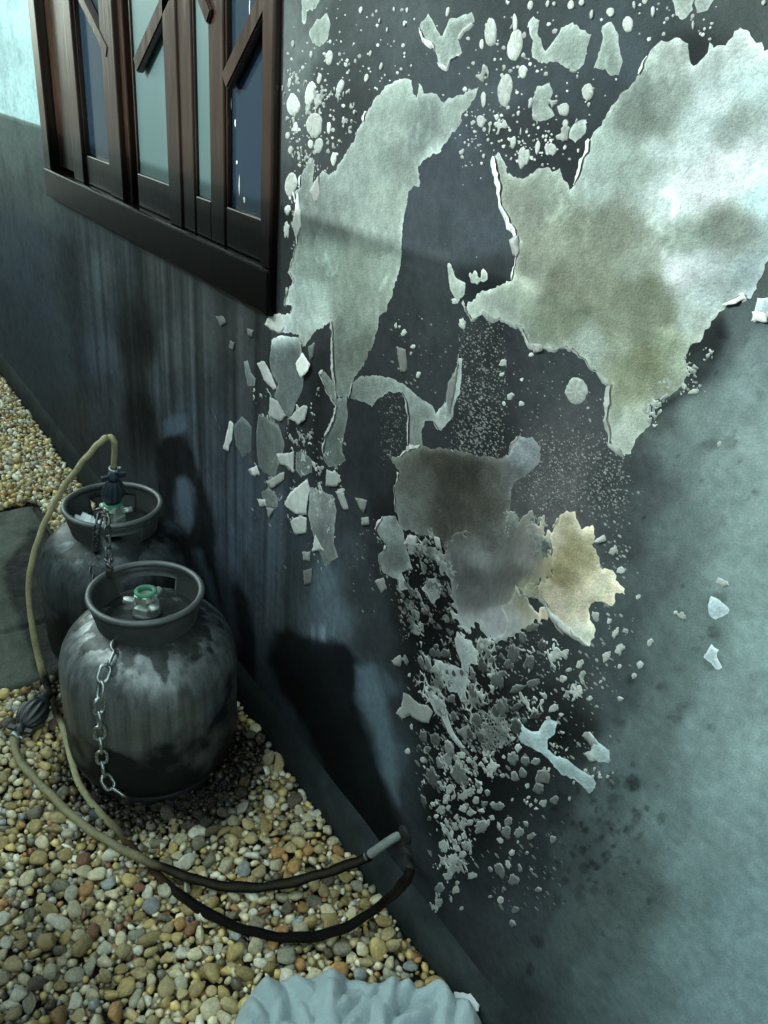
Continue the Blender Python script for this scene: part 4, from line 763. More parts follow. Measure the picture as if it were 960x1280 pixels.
add_box(bm, WX0 + 0.001, WX1 - 0.001, fy0, 0.10, WZ1 - 0.07, WZ1 - 0.001, 0.004)
add_box(bm, WX0 + 0.001, WX1 - 0.001, fy0 - 0.004, 0.10, WZ0 + 0.001, WZ0 + 0.085, 0.005)
win = bm_obj('window', bm, M_WOOD, house, smooth=False)
win['label'] = 'dark varnished wooden window with diagonal bars and glossy panes'
ZB, ZT = WZ0 + 0.0855, WZ1 - 0.0705
def wpiece(name, x0, x1, y0, y1, z0, z1, mat=M_WOOD, bev=0.003): return box_obj(name, (x0, x1, y0, y1, z0, z1), mat, win, bev)
def stile(u0, u1, y0=0.0, y1=0.05):
    a = on_wall(u0, 120, y0)[0]; b = on_wall(u1, 120, y0)[0]; wpiece('stile', a, b, y0, y1, ZB, ZT); return a, b
s0 = stile(84, 96, -0.004); s1 = stile(130, 146, -0.002); s1b = stile(147, 158, 0.010)
s2 = stile(206, 222, -0.006); s3 = stile(223.5, 240, -0.002); s4 = stile(261, 279, -0.001)
wpiece('stile', on_wall(159.5, 120, 0.02)[0], on_wall(171, 120, 0.02)[0], 0.024, 0.06, ZB, ZT)
for a, b, y in ((s0[1], s1[0], 0.012), (s1b[1] + .050, s2[0], 0.016), (s3[1], s4[0], 0.008), (s4[1], WX1 - 0.043, 0.010)):
    wpiece('rail', a + 0.0015, b - 0.0015, y - 0.008, y + 0.03, ZB, ZB + 0.075)
    # thin glazing beads
    wpiece('glazing_bead', a + 0.001, a + 0.007, y - 0.007, y + 0.012, ZB + 0.076, ZT, M_WOOD, 0.0015)
def pane(a, b, y, mat): wpiece('pane', a, b, y, y + 0.004, ZB + 0.0755, ZT, mat, 0)
pane(s0[1] + .008, s1[0] - .002, 0.016, M_DARKGLASS)
pane(s1b[1] + .052, s2[0] - .002, 0.014, M_FILM)
pane(s3[1] + .008, s4[0] - .002, 0.006, M_FILM)
pane(s4[1] + .008, WX1 - 0.0445, 0.012, M_DARKGLASS)
wpiece('panel', WX0 + 0.077, s0[0] - 0.014, 0.012, 0.03, ZB + 0.012, ZT, M_WOOD, 0.002)
wpiece('backing_board', WX0 + 0.004, WX1 - 0.004, 0.105, 0.12, WZ0 + 0.004, WZ1 - 0.004, mat_plain('backing', (0.012, 0.012, 0.014), 0.8), 0)
def diag(u0, v0, u1, v1, y, w=0.030, ext=0.0, t=0.020):
    a = on_wall(u0, v0, y); b = on_wall(u1, v1, y); d = a - b; d /= np.linalg.norm(d); a = a + d * ext
    n_ = np.array([d[2], 0, -d[0]]); bm = bmesh.new(); q_ = []
    for yy in (y, y + t):
        for p, sgn in ((a, 1), (a, -1), (b, -1), (b, 1)):
            pp = p + n_ * w / 2 * sgn; q_.append(bm.verts.new((pp[0], yy, pp[2])))
    for f in ((0, 1, 2, 3), (7, 6, 5, 4), (0, 4, 5, 1), (1, 5, 6, 2), (2, 6, 7, 3), (3, 7, 4, 0)): bm.faces.new([q_[i] for i in f])
    bmesh.ops.recalc_face_normals(bm, faces=bm.faces[:]); bmesh.ops.bevel(bm, geom=bm.edges[:], offset=0.003, segments=2, affect='EDGES')
    bm_obj('diagonal_bar', bm, M_WOOD, win, smooth=False)
diag(100, -2, 133, 66, -0.004, ext=0.12, t=0.018); diag(205, 0, 168, 82, -0.006, 0.034, ext=0.055, t=0.018); diag(240, -30, 260, 22, -0.008, ext=0.05, t=0.013); diag(314, 28, 279, 102, -0.008, 0.032, ext=0.13, t=0.018)
# paint spatter on the right pane
for (u, v, a, b) in ((294, 154, 1.1, 4), (296, 203, 1.2, 2.2), (305, 250, 1.5, 3.5), (289, 130, .5, 7), (299, 232, .4, 12), (289, 215, .6, 9), (288, 40, .5, 8), (312, 10, .5, 9)):
    p = on_wall(u, v, 0.0116); k = np.linalg.norm(p - CAM) / F_PX; n = 8
    V = [(p[0] + a * k * 1.6 * math.cos(6.283 * j / n) * random.uniform(.7, 1.2), 0.0117, p[2] + b * k * math.sin(6.283 * j / n)) for j in range(n)] + [(p[0], 0.0105, p[2])]
    mesh_obj('paint_spatter', V, [(j, (j + 1) % n, n) for j in range(n)], M_CHIP, win)

# ------------------------------------------------------------------ gas pipes coming out of the wall
M_PIPE = mat_plain('pipe_metal', (0.42, 0.46, 0.46), 0.36, 0.6, 0.35, 60)
M_SOOTMETAL = mat_plain('burnt_metal', (0.022, 0.023, 0.023), 0.55, 0.1, 0.5, 60, None, 0.2)
pa0 = on_wall(506, 1040, 0.01); pa1 = on_ground(458, 1071, 0.105)
vs_, fs = tube(catmull([pa0, pa0 * 0.6 + pa1 * 0.4 + np.array([0, 0, 0.003]), pa1], 8), 0.0085, 14); pipeA = mesh_obj('gas_pipe', vs_, fs, M_PIPE, house)
pb0 = on_wall(509, 1068, 0.01); pb1 = on_wall(513, 1086, -0.045)
vs_, fs = tube(catmull([pb0, (pb0 + pb1) / 2 + np.array([0.002, -0.006, 0.004]), pb1], 8), 0.0075, 14); mesh_obj('gas_pipe', vs_, fs, M_SOOTMETAL, house)
for p, d_ in ((on_wall(507, 1042), 0.017), (on_wall(509, 1068), 0.016)):
    V, F = lathe([(0.0, 0.0), (d_, 0.0), (d_ * 0.95, 0.005), (d_ * 0.62, 0.008), (0.0, 0.009)], 16)
    mesh_obj('escutcheon', [(p[0] + a, -c_ + 0.001, p[2] + b) for a, b, c_ in V], F, M_SOOTMETAL, house)

# ------------------------------------------------------------------ gas cylinders
def mat_cyl(name, seed, light):
    b = NB(name); tc = b.n('ShaderNodeTexCoord'); sep = b.n('ShaderNodeSeparateXYZ'); b.l(tc.outputs['Object'], sep.inputs[0])
    n1 = b.n('ShaderNodeTexNoise', noise_dimensions='4D'); n1.inputs['Scale'].default_value = 9; n1.inputs['Detail'].default_value = 6; n1.inputs['W'].default_value = seed; b.l(tc.outputs['Object'], n1.inputs['Vector'])
    mp = b.n('ShaderNodeMapping'); mp.inputs['Scale'].default_value = (1, 1, 0.22); b.l(tc.outputs['Object'], mp.inputs[0])
    n2 = b.n('ShaderNodeTexNoise', noise_dimensions='4D'); n2.inputs['Scale'].default_value = 26; n2.inputs['Detail'].default_value = 4; n2.inputs['W'].default_value = seed + 3; b.l(mp.outputs[0], n2.inputs['Vector'])
    c = b.mix(b.rng(n1.outputs['Fac'], 0.35, 0.65, 0, 1), [x * 0.45 for x in light], light)
    mp3 = b.n('ShaderNodeMapping'); mp3.inputs['Scale'].default_value = (1, 1, 0.06); b.l(tc.outputs['Object'], mp3.inputs[0]); n4 = b.n('ShaderNodeTexNoise'); n4.inputs['Scale'].default_value = 60; n4.inputs['Detail'].default_value = 5; b.l(mp3.outputs[0], n4.inputs['Vector'])
    c = b.mul(c, b.rng(n4.outputs['Fac'], 0.35, 0.65, 0.6, 1.25)); c = b.mul(c, b.rng(b.noise(170, 3), 0.3, 0.7, 0.85, 1.12))
    drip = b.n('ShaderNodeMath', operation='ADD'); b.l(b.rng(n2.outputs['Fac'], 0.3, 0.7, -0.5, 0.5), drip.inputs[0]); b.l(b.rng(sep.outputs['Z'], 0.345, 0.395, -0.35, 0.35), drip.inputs[1])
    k1 = b.rng(drip.outputs[0], 0.0, 0.16, 0, 0.80); c = b.mix(k1, c, (0.022, 0.023, 0.023))
    low = b.n('ShaderNodeMath', operation='ADD'); b.l(b.rng(sep.outputs['Z'], 0.36, 0.06, 0, 1), low.inputs[0]); b.l(b.rng(n1.outputs['Fac'], 0.3, 0.7, -0.45, 0.45), low.inputs[1])
    k2 = b.rng(low.outputs[0], -0.12, 0.66, 0, 0.99); c = b.mix(k2, c, (0.010, 0.011, 0.011))
    b.base(c); b.rough(b.rng(n1.outputs['Fac'], 0.3, 0.7, 0.30, 0.48)); b.l(b.rng(k2, 0, 0.9, 0.85, 0.1), b.p.inputs['Metallic']); b.l(b.rng(k2, 0.3, 0.95, 0.5, 0.10), b.p.inputs['Specular IOR Level'])
    n3 = b.noise(120, 4, 0.6); b.bump(n3, 0.12, 0.002)
    return b.m
M_CYL_A = mat_cyl('scorched_steel_a', 1.3, (0.40, 0.435, 0.435)); M_CYL_B = mat_cyl('scorched_steel_b', 7.7, (0.16, 0.185, 0.20))
M_COLLAR = mat_plain('collar_steel', (0.135, 0.147, 0.147), 0.42, 0.4, 0.5, 22, (90, 0.15, 0.002))
M_BRASS = mat_plain('valve_brass', (0.55, 0.62, 0.56), 0.32, 0.55, 0.5, 70, (120, 0.3, 0.002))
M_GREEN = mat_plain('verdigris', (0.08, 0.26, 0.17), 0.6, 0.2, 0.5, 70)
PROF = [(0.0, 0.020), (0.10, 0.021), (0.130, 0.028), (0.152, 0.042), (0.168, 0.062), (0.1765, 0.085), (0.1795, 0.11), (0.180, 0.14), (0.180, 0.195), (0.1806, 0.198), (0.1809, 0.200), (0.1806, 0.202), (0.180, 0.205), (0.180, 0.280), (0.1785, 0.303), (0.173, 0.325), (0.164, 0.344), (0.150, 0.362), (0.132, 0.377), (0.108, 0.389), (0.08, 0.397), (0.05, 0.401), (0.02, 0.403), (0.0, 0.403)]
def prof_r(z):
    zz = [p[1] for p in PROF]; rr = [p[0] for p in PROF]; return float(np.interp(z, zz, rr))
def make_cylinder(loc, rot, mat, label, holes):
    t = empty('gas_cylinder', loc); t.rotation_euler = (0, 0, rot); tag(t, label, 'gas cylinder', 'gas cylinders against the burnt wall')
    V, F = lathe(PROF, 72); mesh_obj('body', V, F, mat, t, world_parent=False)
    V, F = lathe([(0.142, 0.0), (0.146, 0.0), (0.147, 0.040), (0.142, 0.040)], 64, True); mesh_obj('foot_ring', V, F, M_SOOTMETAL, t, world_parent=False)
    # collar: a steel band with two openings, rolled rim
    n, zz = 96, [0.372, 0.384, 0.394, 0.404, 0.414, 0.424, 0.436, 0.450]
    rr = [0.098, 0.0985, 0.0995, 0.1015, 0.104, 0.1065, 0.109, 0.1105]; bm = bmesh.new(); gv = []
    for z, r in zip(zz, rr): gv.append([bm.verts.new((r * math.cos(6.28319 * k / n), r * math.sin(6.28319 * k / n), z)) for k in range(n)])
    for j in range(len(zz) - 1):
        for k in range(n):
            a = 360.0 * (k + .5) / n
            if any(h0 < a < h1 and j0 <= j <= j1 for h0, h1, j0, j1 in holes): continue
            if j == 0 and ((130 < a < 170) or (310 < a < 345)): continue
            bm.faces.new((gv[j][k], gv[j][(k + 1) % n], gv[j + 1][(k + 1) % n], gv[j + 1][k]))
    bmesh.ops.solidify(bm, geom=bm.faces[:], thickness=0.0045)
    bmesh.ops.recalc_face_normals(bm, faces=bm.faces[:])
    co = bm_obj('collar', bm, M_COLLAR, t, world_parent=False)
    V, F = lathe([(0.1095 + 0.0064 * math.cos(a), 0.4525 + 0.0064 * math.sin(a)) for a in np.linspace(0, 2 * math.pi, 13)[:-1]], 96, True)
    mesh_obj('rim', V, F, M_COLLAR, co, world_parent=False)
    V, F = lathe([(0.0, 0.402), (0.030, 0.401), (0.030, 0.409), (0.024, 0.411), (0.0, 0.411)], 24); mesh_obj('boss', V, F, M_COLLAR, t, world_parent=False)
    V, F = lathe([(0.0, 0.4100), (0.021, 0.4100), (0.021, 0.4240), (0.014, 0.4270), (0.0135, 0.4370), (0.0185, 0.4390), (0.0190, 0.4510), (0.0150, 0.4540), (0.0150, 0.4480), (0.008, 0.4460), (0.0, 0.4460)], 6)
    va = mesh_obj('valve', V, F, M_BRASS, t, smooth=False, world_parent=False); va.scale = (1.35, 1.35, 1.0)
    V, F = lathe([(0.010, 0.4475), (0.0165, 0.4475), (0.017, 0.4555), (0.013, 0.4580), (0.010, 0.4560)], 20, True); mesh_obj('seal_ring', V, F, M_GREEN, va, world_parent=False)
    for a in (0.4, 2.5, 4.6):
        p0 = np.array([0.012 * math.cos(a), 0.012 * math.sin(a), 0.4320]); p1 = np.array([0.033 * math.cos(a), 0.033 * math.sin(a), 0.4340])
        V, F = tube([p0, p0 * .5 + p1 * .5, p1], lambda s: 0.0065 if s > .2 else 0.005, 10); mesh_obj('outlet', V, F, M_BRASS, va, world_parent=False)
    # data plate and handle weld inside the collar
    return t
FC = on_ground(182, 737, 0.458); RC = on_ground(141, 632, 0.458)
FC[2] = RC[2] = 0
front = make_cylinder(tuple(FC), math.radians(100), M_CYL_A, 'front grey steel gas cylinder, soot stained, its valve showing bare inside the collar', [(28, 92, 2, 4)])
rear = make_cylinder((RC[0], RC[1], 0.009), math.radians(-65), M_CYL_B, 'rear dark gas cylinder with regulator and yellow hose on its valve', [(32, 84, 0, 4), (200, 260, 2, 4)])

# crumpled white seal lying in the rear collar
def crumple(name, c, sx, sy, mat, label, cat, amp=0.010, n=16, seed=0, rot=0.0):
    V, F = [], []
    for j in range(n):
        for i in range(n):
            a, b = (i / (n - 1) - .5), (j / (n - 1) - .5)
            k = 1 - 0.25 * vnoise(np.array([a * 5]), np.array([b * 5]), seed)[0]
            h = amp * (abs(fbm(np.array([a * 6 + 3]), np.array([b * 6]), seed + 1, 3)[0] - 0.5) * 3 + 0.15)
            x, y = a * sx * k, b * sy * k; V.append((c[0] + x * math.cos(rot) - y * math.sin(rot), c[1] + x * math.sin(rot) + y * math.cos(rot), c[2] + h))
    for j in range(n - 1):
        for i in range(n - 1): F.append((j * n + i, j * n + i + 1, (j + 1) * n + i + 1, (j + 1) * n + i))
    m = len(V); V += [(x, y, z - 0.0012) for x, y, z in V]; F += [tuple(i + m for i in f[::-1]) for f in F]
    rim = [i for i in range(n)] + [j * n + n - 1 for j in range(1, n)] + [(n - 1) * n + i for i in range(n - 2, -1, -1)] + [j * n for j in range(n - 2, 0, -1)]
    for a, b in zip(rim, rim[1:] + rim[:1]): F.append((b, a, a + m, b + m))
    o = mesh_obj(name, V, F, mat); tag(o, label, cat); return o
M_PAPER = mat_plain('white_plastic', (0.72, 0.78, 0.80), 0.5, 0, 0.15, 40)
M_PAPER2 = mat_plain('printed_paper', (0.45, 0.47, 0.45), 0.6, 0, 0.3, 40)
crumple('plastic_seal', RC + np.array([-0.005, -0.062, 0.418]), 0.085, 0.060, M_PAPER, 'crumpled white plastic seal lying inside the rear cylinder collar', 'seal', 0.016, seed=5, rot=0.4)
crumple('paper_tag', RC + np.array([0.050, -0.020, 0.415]), 0.055, 0.040, M_PAPER2, 'small scorched paper tag beside the regulator in the rear collar', 'paper', 0.012, seed=9, rot=-0.3)

# ------------------------------------------------------------------ regulators
M_BLUEPL = mat_plain('dark_blue_plastic', (0.030, 0.042, 0.058), 0.4, 0, 0.3, 40); M_BLACKPL = mat_plain('black_plastic', (0.018, 0.020, 0.022), 0.38, 0, 0.4, 50, (80, 0.2, 0.002))
def regulator(origin, axis, label, length=0.075, rad=0.026, mat=M_BLUEPL):
    t = empty('gas_regulator', origin); tag(t, label, 'regulator', 'gas regulators')
    qz = Vector(axis).to_track_quat('Z', 'Y').to_matrix()
    def place(V): return [tuple(Vector(origin) + qz @ Vector(p)) for p in V]
    n, m = 84, 22; V, F = [], []
    for j in range(m):
        s = j / (m - 1); z = s * length; r = rad * (math.sin(math.pi * min(1, s * 0.86 + 0.12)) ** 0.6)
        for k in range(n):
            a = 2 * math.pi * k / n; rb = 1 + 0.085 * (1 if math.cos(a * 12) > 0 else -1) * math.sin(math.pi * s) ** .5
            V.append((r * rb * math.cos(a) * 1.0, r * rb * math.sin(a) * 0.72, z))
    for j in range(m - 1):
        for k in range(n): F.append((j * n + k, j * n + (k + 1) % n, (j + 1) * n + (k + 1) % n, (j + 1) * n + k))
    F.append(tuple(range(n))[::-1]); F.append(tuple((m - 1) * n + k for k in range(n)))
    mesh_obj('knob', place(V), F, mat, t)
    V, F = lathe([(0.0, -0.030), (0.012, -0.030), (0.012, -0.012), (0.018, -0.008), (0.018, 0.004), (0.0, 0.006)], 20); mesh_obj('connector', place(V), F, M_SOOTMETAL, t)
    V, F = lathe([(0.0, length - .006), (0.012, length - .006), (0.013, length + 0.010), (0.008, length + 0.014), (0.0075, length + 0.034), (0.0, length + 0.035)], 18); mesh_obj('nozzle', place(V), F, mat, t)
    V, F = lathe([(0.0085, length + 0.020), (0.0112, length + 0.020), (0.0112, length + 0.029), (0.0085, length + 0.029)], 18, True); mesh_obj('hose_clamp', place(V), F, M_PIPE, t)
    pv_, pf_ = tube([np.array([0.011, 0, length + .0245]), np.array([0.019, 0, length + .0245])], 0.0035, 8); mesh_obj('clamp_screw', place(pv_), pf_, M_PIPE, t)
    for sg in (-1, 1):
        bm = bmesh.new(); add_box(bm, sg * 0.010 - 0.0, sg * 0.010 + sg * 0.020, -0.004, 0.004, length - 0.002, length + 0.010, 0.0015)
        bmesh.ops.recalc_face_normals(bm, faces=bm.faces[:]); V = [tuple(v.co) for v in bm.verts]; bm.verts.index_update(); F = [tuple(v.index for v in f.verts) for f in bm.faces]; bm.free()
        mesh_obj('lug', place(V), F, mat, t, smooth=False)
    return Vector(origin) + qz @ Vector((0, 0, length + 0.030)), qz
RV = RC + np.array([0.0, 0.0, 0.418])
rp = np.array(RC) + np.array([0.0, 0, 0.465]); r_top, _ = regulator(tuple(rp), tuple(on_wall(143, 562, RC[1] + 0.004) - rp), 'dark blue ribbed regulator standing upright on the rear cylinder valve')
lo = on_ground(52, 878, 0.055); ld = on_ground(15, 925, 0.040) - lo
r2_top, _ = regulator(tuple(lo), tuple(ld), 'loose black ribbed regulator lying on the pebbles at left', 0.078, 0.033, M_BLACKPL)

# ------------------------------------------------------------------ hoses
def hose(pts, label, burn, rad=0.0068):
    path = catmull(pts, 10); L = np.cumsum([0] + [np.linalg.norm(path[i + 1] - path[i]) for i in range(len(path) - 1)]); L /= L[-1]
    path = [p + np.array([0, 0, 0.0015 * math.sin(i * 0.9)]) for i, p in enumerate(path)]
    V, F = tube(path, lambda s: rad * (1 + (0.30 + 0.05 * math.sin(s * 160) + 0.10 * math.sin(s * 61)) * float(burn(s)[1])), 14)
    C = np.zeros((len(V), 3))
    yel, blk, red = np.array([0.46, 0.42, 0.25]), np.array([0.005, 0.005, 0.005]), np.array([0.07, 0.028, 0.014])
    for i in range(len(path)):
        kr, kb = burn(L[i]); n_ = fbm(np.array([L[i] * 60]), np.array([3.0]), 140)[0]
        for k in range(14):
            b = min(1, max(0, kb + (n_ - .5) * .5 * (0 < kb < 1) + 0.10 * math.sin(k * 0.9))); r = min(1, max(0, kr)); c = yel * (0.7 + 0.6 * n_); c = c * (1 - r) + red * r
            C[i * 14 + k] = c * (1 - b) + blk * b
    o = mesh_obj('gas_hose', V, F, mat_attr('hose_' + str(len(bpy.data.materials)), (120, 0.75, 1.2), (0.35, 0.55), (160, 0.9, 0.003), 0.05), cols=C); tag(o, label, 'hose', 'gas hoses'); return o
lerp = lambda a, b, x: float(sstep(a, b, np.array([x]))[0])
p0 = np.array(r_top)
h1 = [p0, on_wall(143, 553, RC[1] - 0.002), on_wall(134, 547, RC[1] - 0.015), on_wall(120, 558, RC[1] - 0.045), on_wall(95, 588, -0.285), on_wall(70, 625, -0.325), on_wall(50, 668, -0.365), on_wall(38, 712, -0.395), on_wall(36, 745, -0.405), on_wall(41, 785, -0.410), on_ground(52, 835, 0.050), on_ground(66, 876, 0.034),
      on_ground(80, 915, 0.030), on_ground(97, 975, 0.030), on_ground(120, 1010, 0.028), on_ground(148, 1040, 0.022), on_ground(185, 1082, 0.020), on_ground(235, 1126, 0.030), on_ground(300, 1160, 0.034), on_ground(370, 1172, 0.034), on_ground(430, 1160, 0.044), on_ground(480, 1128, 0.075), on_wall(506, 1102, -0.055), pb1]
hose(h1, 'pale yellow gas hose arching from the rear cylinder, charred black at the wall end', lambda s: (lerp(0.60, 0.66, s) * 0.9, max(lerp(0.36, 0.40, s) * (1 - lerp(0.45, 0.48, s)) * 0.95, 0.45 * lerp(.5, .7, s), lerp(0.68, 0.74, s))))
h2 = [np.array(r2_top), on_ground(24, 950, 0.034), on_ground(55, 985, 0.034), on_ground(100, 1028, 0.036), on_ground(150, 1060, 0.046), on_ground(205, 1085, 0.046), on_ground(270, 1106, 0.040), on_ground(335, 1108, 0.044), on_ground(400, 1093, 0.070), pa1 + (pa1 - pa0) * 0.12, pa1 + (pa0 - pa1) * 0.10]
hose(h2, 'olive gas hose lying from the loose regulator, charred black near the metal pipe', lambda s: (0.3 * lerp(0.3, .6, s), max(0.42, lerp(0.40, 0.62, s))), 0.0073)

# ------------------------------------------------------------------ chains
M_CHAIN = mat_plain('chain_steel', (0.42, 0.46, 0.46), 0.28, 0.95, 0.25, 90); M_CHAINB = mat_plain('sooty_chain', (0.10, 0.105, 0.105), 0.34, 0.8, 0.6, 40)
def link_mesh(name, L=0.030, Wd=0.0195, r=0.0026, mat=None):
    path = []; s = (L - Wd) / 2; R = Wd / 2 - r
    for k in range(8): a = -math.pi / 2 + math.pi * k / 7; path.append(np.array([s + R * math.cos(a), R * math.sin(a), 0]))
    for k in range(8): a = math.pi / 2 + math.pi * k / 7; path.append(np.array([-s + R * math.cos(a), R * math.sin(a), 0]))
    V, F = [], []; n, m = 8, len(path)
    for i, p in enumerate(path):
        t = path[(i + 1) % m] - path[i - 1]; t /= np.linalg.norm(t); sd_ = np.array([t[1], -t[0], 0])
        for k in range(n): a = 2 * math.pi * k / n; V.append(tuple(p + r * (math.cos(a) * sd_ + math.sin(a) * np.array([0, 0, 1]))))
    for i in range(m):
        for k in range(n): F.append((i * n + k, ((i + 1) % m) * n + k, ((i + 1) % m) * n + (k + 1) % n, i * n + (k + 1) % n))
    me = bpy.data.meshes.new(name); me.from_pydata(V, [], F); me.polygons.foreach_set('use_smooth', [True] * len(F)); me.materials.append(mat); me.update(); return me
def chain(pts, label, mat, outward, L=0.030, Wd=0.0195, r=0.0026):
    path = catmull(pts, 14); dense = [path[0]]; D = [0.0]
    for p in path[1:]: D.append(D[-1] + np.linalg.norm(p - dense[-1])); dense.append(p)
    pitch = L - 2.2 * r * 1.15; me_ = link_mesh('link', L, Wd, r, mat); root = empty('chain', tuple(pts[-1])); tag(root, label, 'chain', 'steel chains on the gas cylinders'); A = np.array(dense); D = np.array(D)
    n = int(D[-1] / pitch); f = lambda s: np.array([np.interp(s, D, A[:, i]) for i in range(3)])
    for k in range(n + 1):
        s = k * pitch; p = f(s); t = f(min(s + pitch / 2, D[-1])) - f(max(s - pitch / 2, 0)); t /= (np.linalg.norm(t) + 1e-9)
        o_ = outward(p); o_ = o_ - t * np.dot(o_, t); o_ /= (np.linalg.norm(o_) + 1e-9); sd_ = np.cross(o_, t)
        ang = (math.pi / 4 if k % 2 else -math.pi / 4) + random.uniform(-.25, .25)
        zx = o_ * math.cos(ang) + sd_ * math.sin(ang); yx = np.cross(zx, t)
        lk = bpy.data.objects.new('link', me_); COL.link(lk); lk.parent = root
        m_ = Matrix(((t[0], yx[0], zx[0], p[0]), (t[1], yx[1], zx[1], p[1]), (t[2], yx[2], zx[2], p[2]), (0, 0, 0, 1)))
        lk.matrix_basis = Matrix.Translation(root.location).inverted() @ m_
def march(u, v, C, off):
    d = ray(u, v); d = d / np.linalg.norm(d); t = 0.6
    while t < 3.2:
        p = CAM + d * t
        if p[2] < 0.032: return p
        if p[2] < 0.404 and math.hypot(p[0] - C[0], p[1] - C[1]) < prof_r(max(p[2], 0.021)) + off: return p
        t += 0.002
    return CAM + d * 1.6
oF = lambda p: np.array([p[0] - FC[0], p[1] - FC[1], 0.05]); oR = lambda p: np.array([p[0] - RC[0], p[1] - RC[1], 0.08])
c1 = [march(u, v, FC, 0.009) for u, v in ((156, 790), (148, 803), (139, 822), (130, 842), (125, 868), (124, 900), (126, 928), (128, 950), (131, 968))] + [march(140, 984, FC, 0.012), march(158, 996, FC, 0.014)]
chain(c1, 'bright steel chain hanging down the side of the front cylinder onto the pebbles', M_CHAIN, oF, 0.041, 0.0265, 0.0036)
def rimpt(C, u, v, z): return on_ground(u, v, z)
c2 = [march(112, 757, RC, 0.012), march(113, 735, RC, 0.010), march(116, 712, RC, 0.010), march(119, 690, RC, 0.010), on_wall(121, 668, RC[1] - 0.125), on_wall(124, 650, RC[1] - 0.122), on_wall(130, 640, RC[1] - 0.106), on_wall(134, 650, RC[1] - 0.122), on_wall(134, 672, RC[1] - 0.128), on_wall(136, 695, RC[1] - 0.132), on_wall(137, 715, RC[1] - 0.132), on_wall(139, 728, FC[1] + 0.085), on_wall(142, 742, FC[1] + 0.070), on_wall(146, 762, FC[1] + 0.050), on_wall(149, 772, FC[1] + 0.045)]
chain(c2, 'dark sooty chain looped over the rear collar and dropping into the front collar', M_CHAINB, oR, 0.026, 0.017, 0.0024)

# ------------------------------------------------------------------ cloth
def mat_cloth():
    b = NB('pale_blue_cloth'); n = b.noise(14, 4); b.base(b.mix(n, (0.36, 0.45, 0.47), (0.45, 0.55, 0.57))); b.rough(0.9); b.p.inputs['Specular IOR Level'].default_value = 0.15
    tc = b.n('ShaderNodeTexCoord'); w = b.n('ShaderNodeTexNoise'); w.inputs['Scale'].default_value = 260; w.inputs['Detail'].default_value = 8; b.l(tc.outputs['Object'], w.inputs['Vector']); b.bump(w.outputs['Fac'], 0.5, 0.004)
    b.p.inputs['Sheen Weight'].default_value = 0.2; return b.m
outl = [(288, 1290), (300, 1258), (318, 1236), (345, 1230), (372, 1226), (392, 1222), (408, 1215), (426, 1216), (440, 1230), (458, 1232), (490, 1230), (512, 1232), (522, 1240), (536, 1231), (556, 1236), (566, 1250), (590, 1262), (604, 1280), (610, 1310), (560, 1400), (420, 1420), (300, 1380)]
OG = [on_ground(u, v, 0.03)[:2] for u, v in outl]
cV, cF = cdt_fill(OG, 0.0042)
dd = -poly_sd(cV[:, 0], cV[:, 1], [tuple(p) for p in OG])
cu, cv_ = to_px(np.concatenate([cV, np.full((len(cV), 1), 0.03)], 1))
def fold(a, b):   # overlapping tent-shaped folds with sharp creases between them
    r = np.random.default_rng(77); h = np.full(a.shape, -1.0)
    wa_ = a + 10 * (fbm(a / 40, b / 40, 201) - 0.5); wb_ = b + 10 * (fbm(a / 40, b / 40, 202) - 0.5)
    for k in range(75):
        cx_, cy_ = r.uniform(280, 620), r.uniform(1215, 1400); th = math.atan2(cy_ - 1470, cx_ - 440) + r.normal(0, 0.55); c_, s_ = math.cos(th), math.sin(th)
        al = (wa_ - cx_) * c_ + (wb_ - cy_) * s_; ac = -(wa_ - cx_) * s_ + (wb_ - cy_) * c_
        d = np.sqrt((al / r.uniform(2.2, 4.5)) ** 2 + ac ** 2 + 5.0)
        h = np.maximum(h, r.uniform(0.020, 0.060) - 0.0021 * d)
    return np.maximum(h, 0) + 0.007 * fbm(a / 10, b / 10, 203) + 0.010 * fbm(a / 50, b / 50, 204)
ch = 0.018 + fold(cu, cv_) * sstep(0, 0.030, dd) + 0.022 * sstep(0, 0.010, dd)
ccx = [(float(a), float(b), float(c_)) for (a, b), c_ in zip(cV, ch)]
cF = [f if ((cV[f[1]][0] - cV[f[0]][0]) * (cV[f[2]][1] - cV[f[0]][1]) - (cV[f[1]][1] - cV[f[0]][1]) * (cV[f[2]][0] - cV[f[0]][0])) > 0 else f[::-1] for f in cF]
cl = mesh_obj('cloth', ccx, cF, mat_cloth()); tag(cl, 'crumpled pale blue cloth lying on the pebbles by the wall', 'cloth')
sm = cl.modifiers.new('thickness', 'SOLIDIFY'); sm.thickness = 0.002; sm.offset = 1
wp = on_ground(583, 1252, 0.066)
crumple('plastic_scrap', wp, 0.045, 0.030, M_PAPER, 'small white plastic scrap on the corner of the blue cloth', 'scrap', 0.004, 10, 31, rot=0.9)

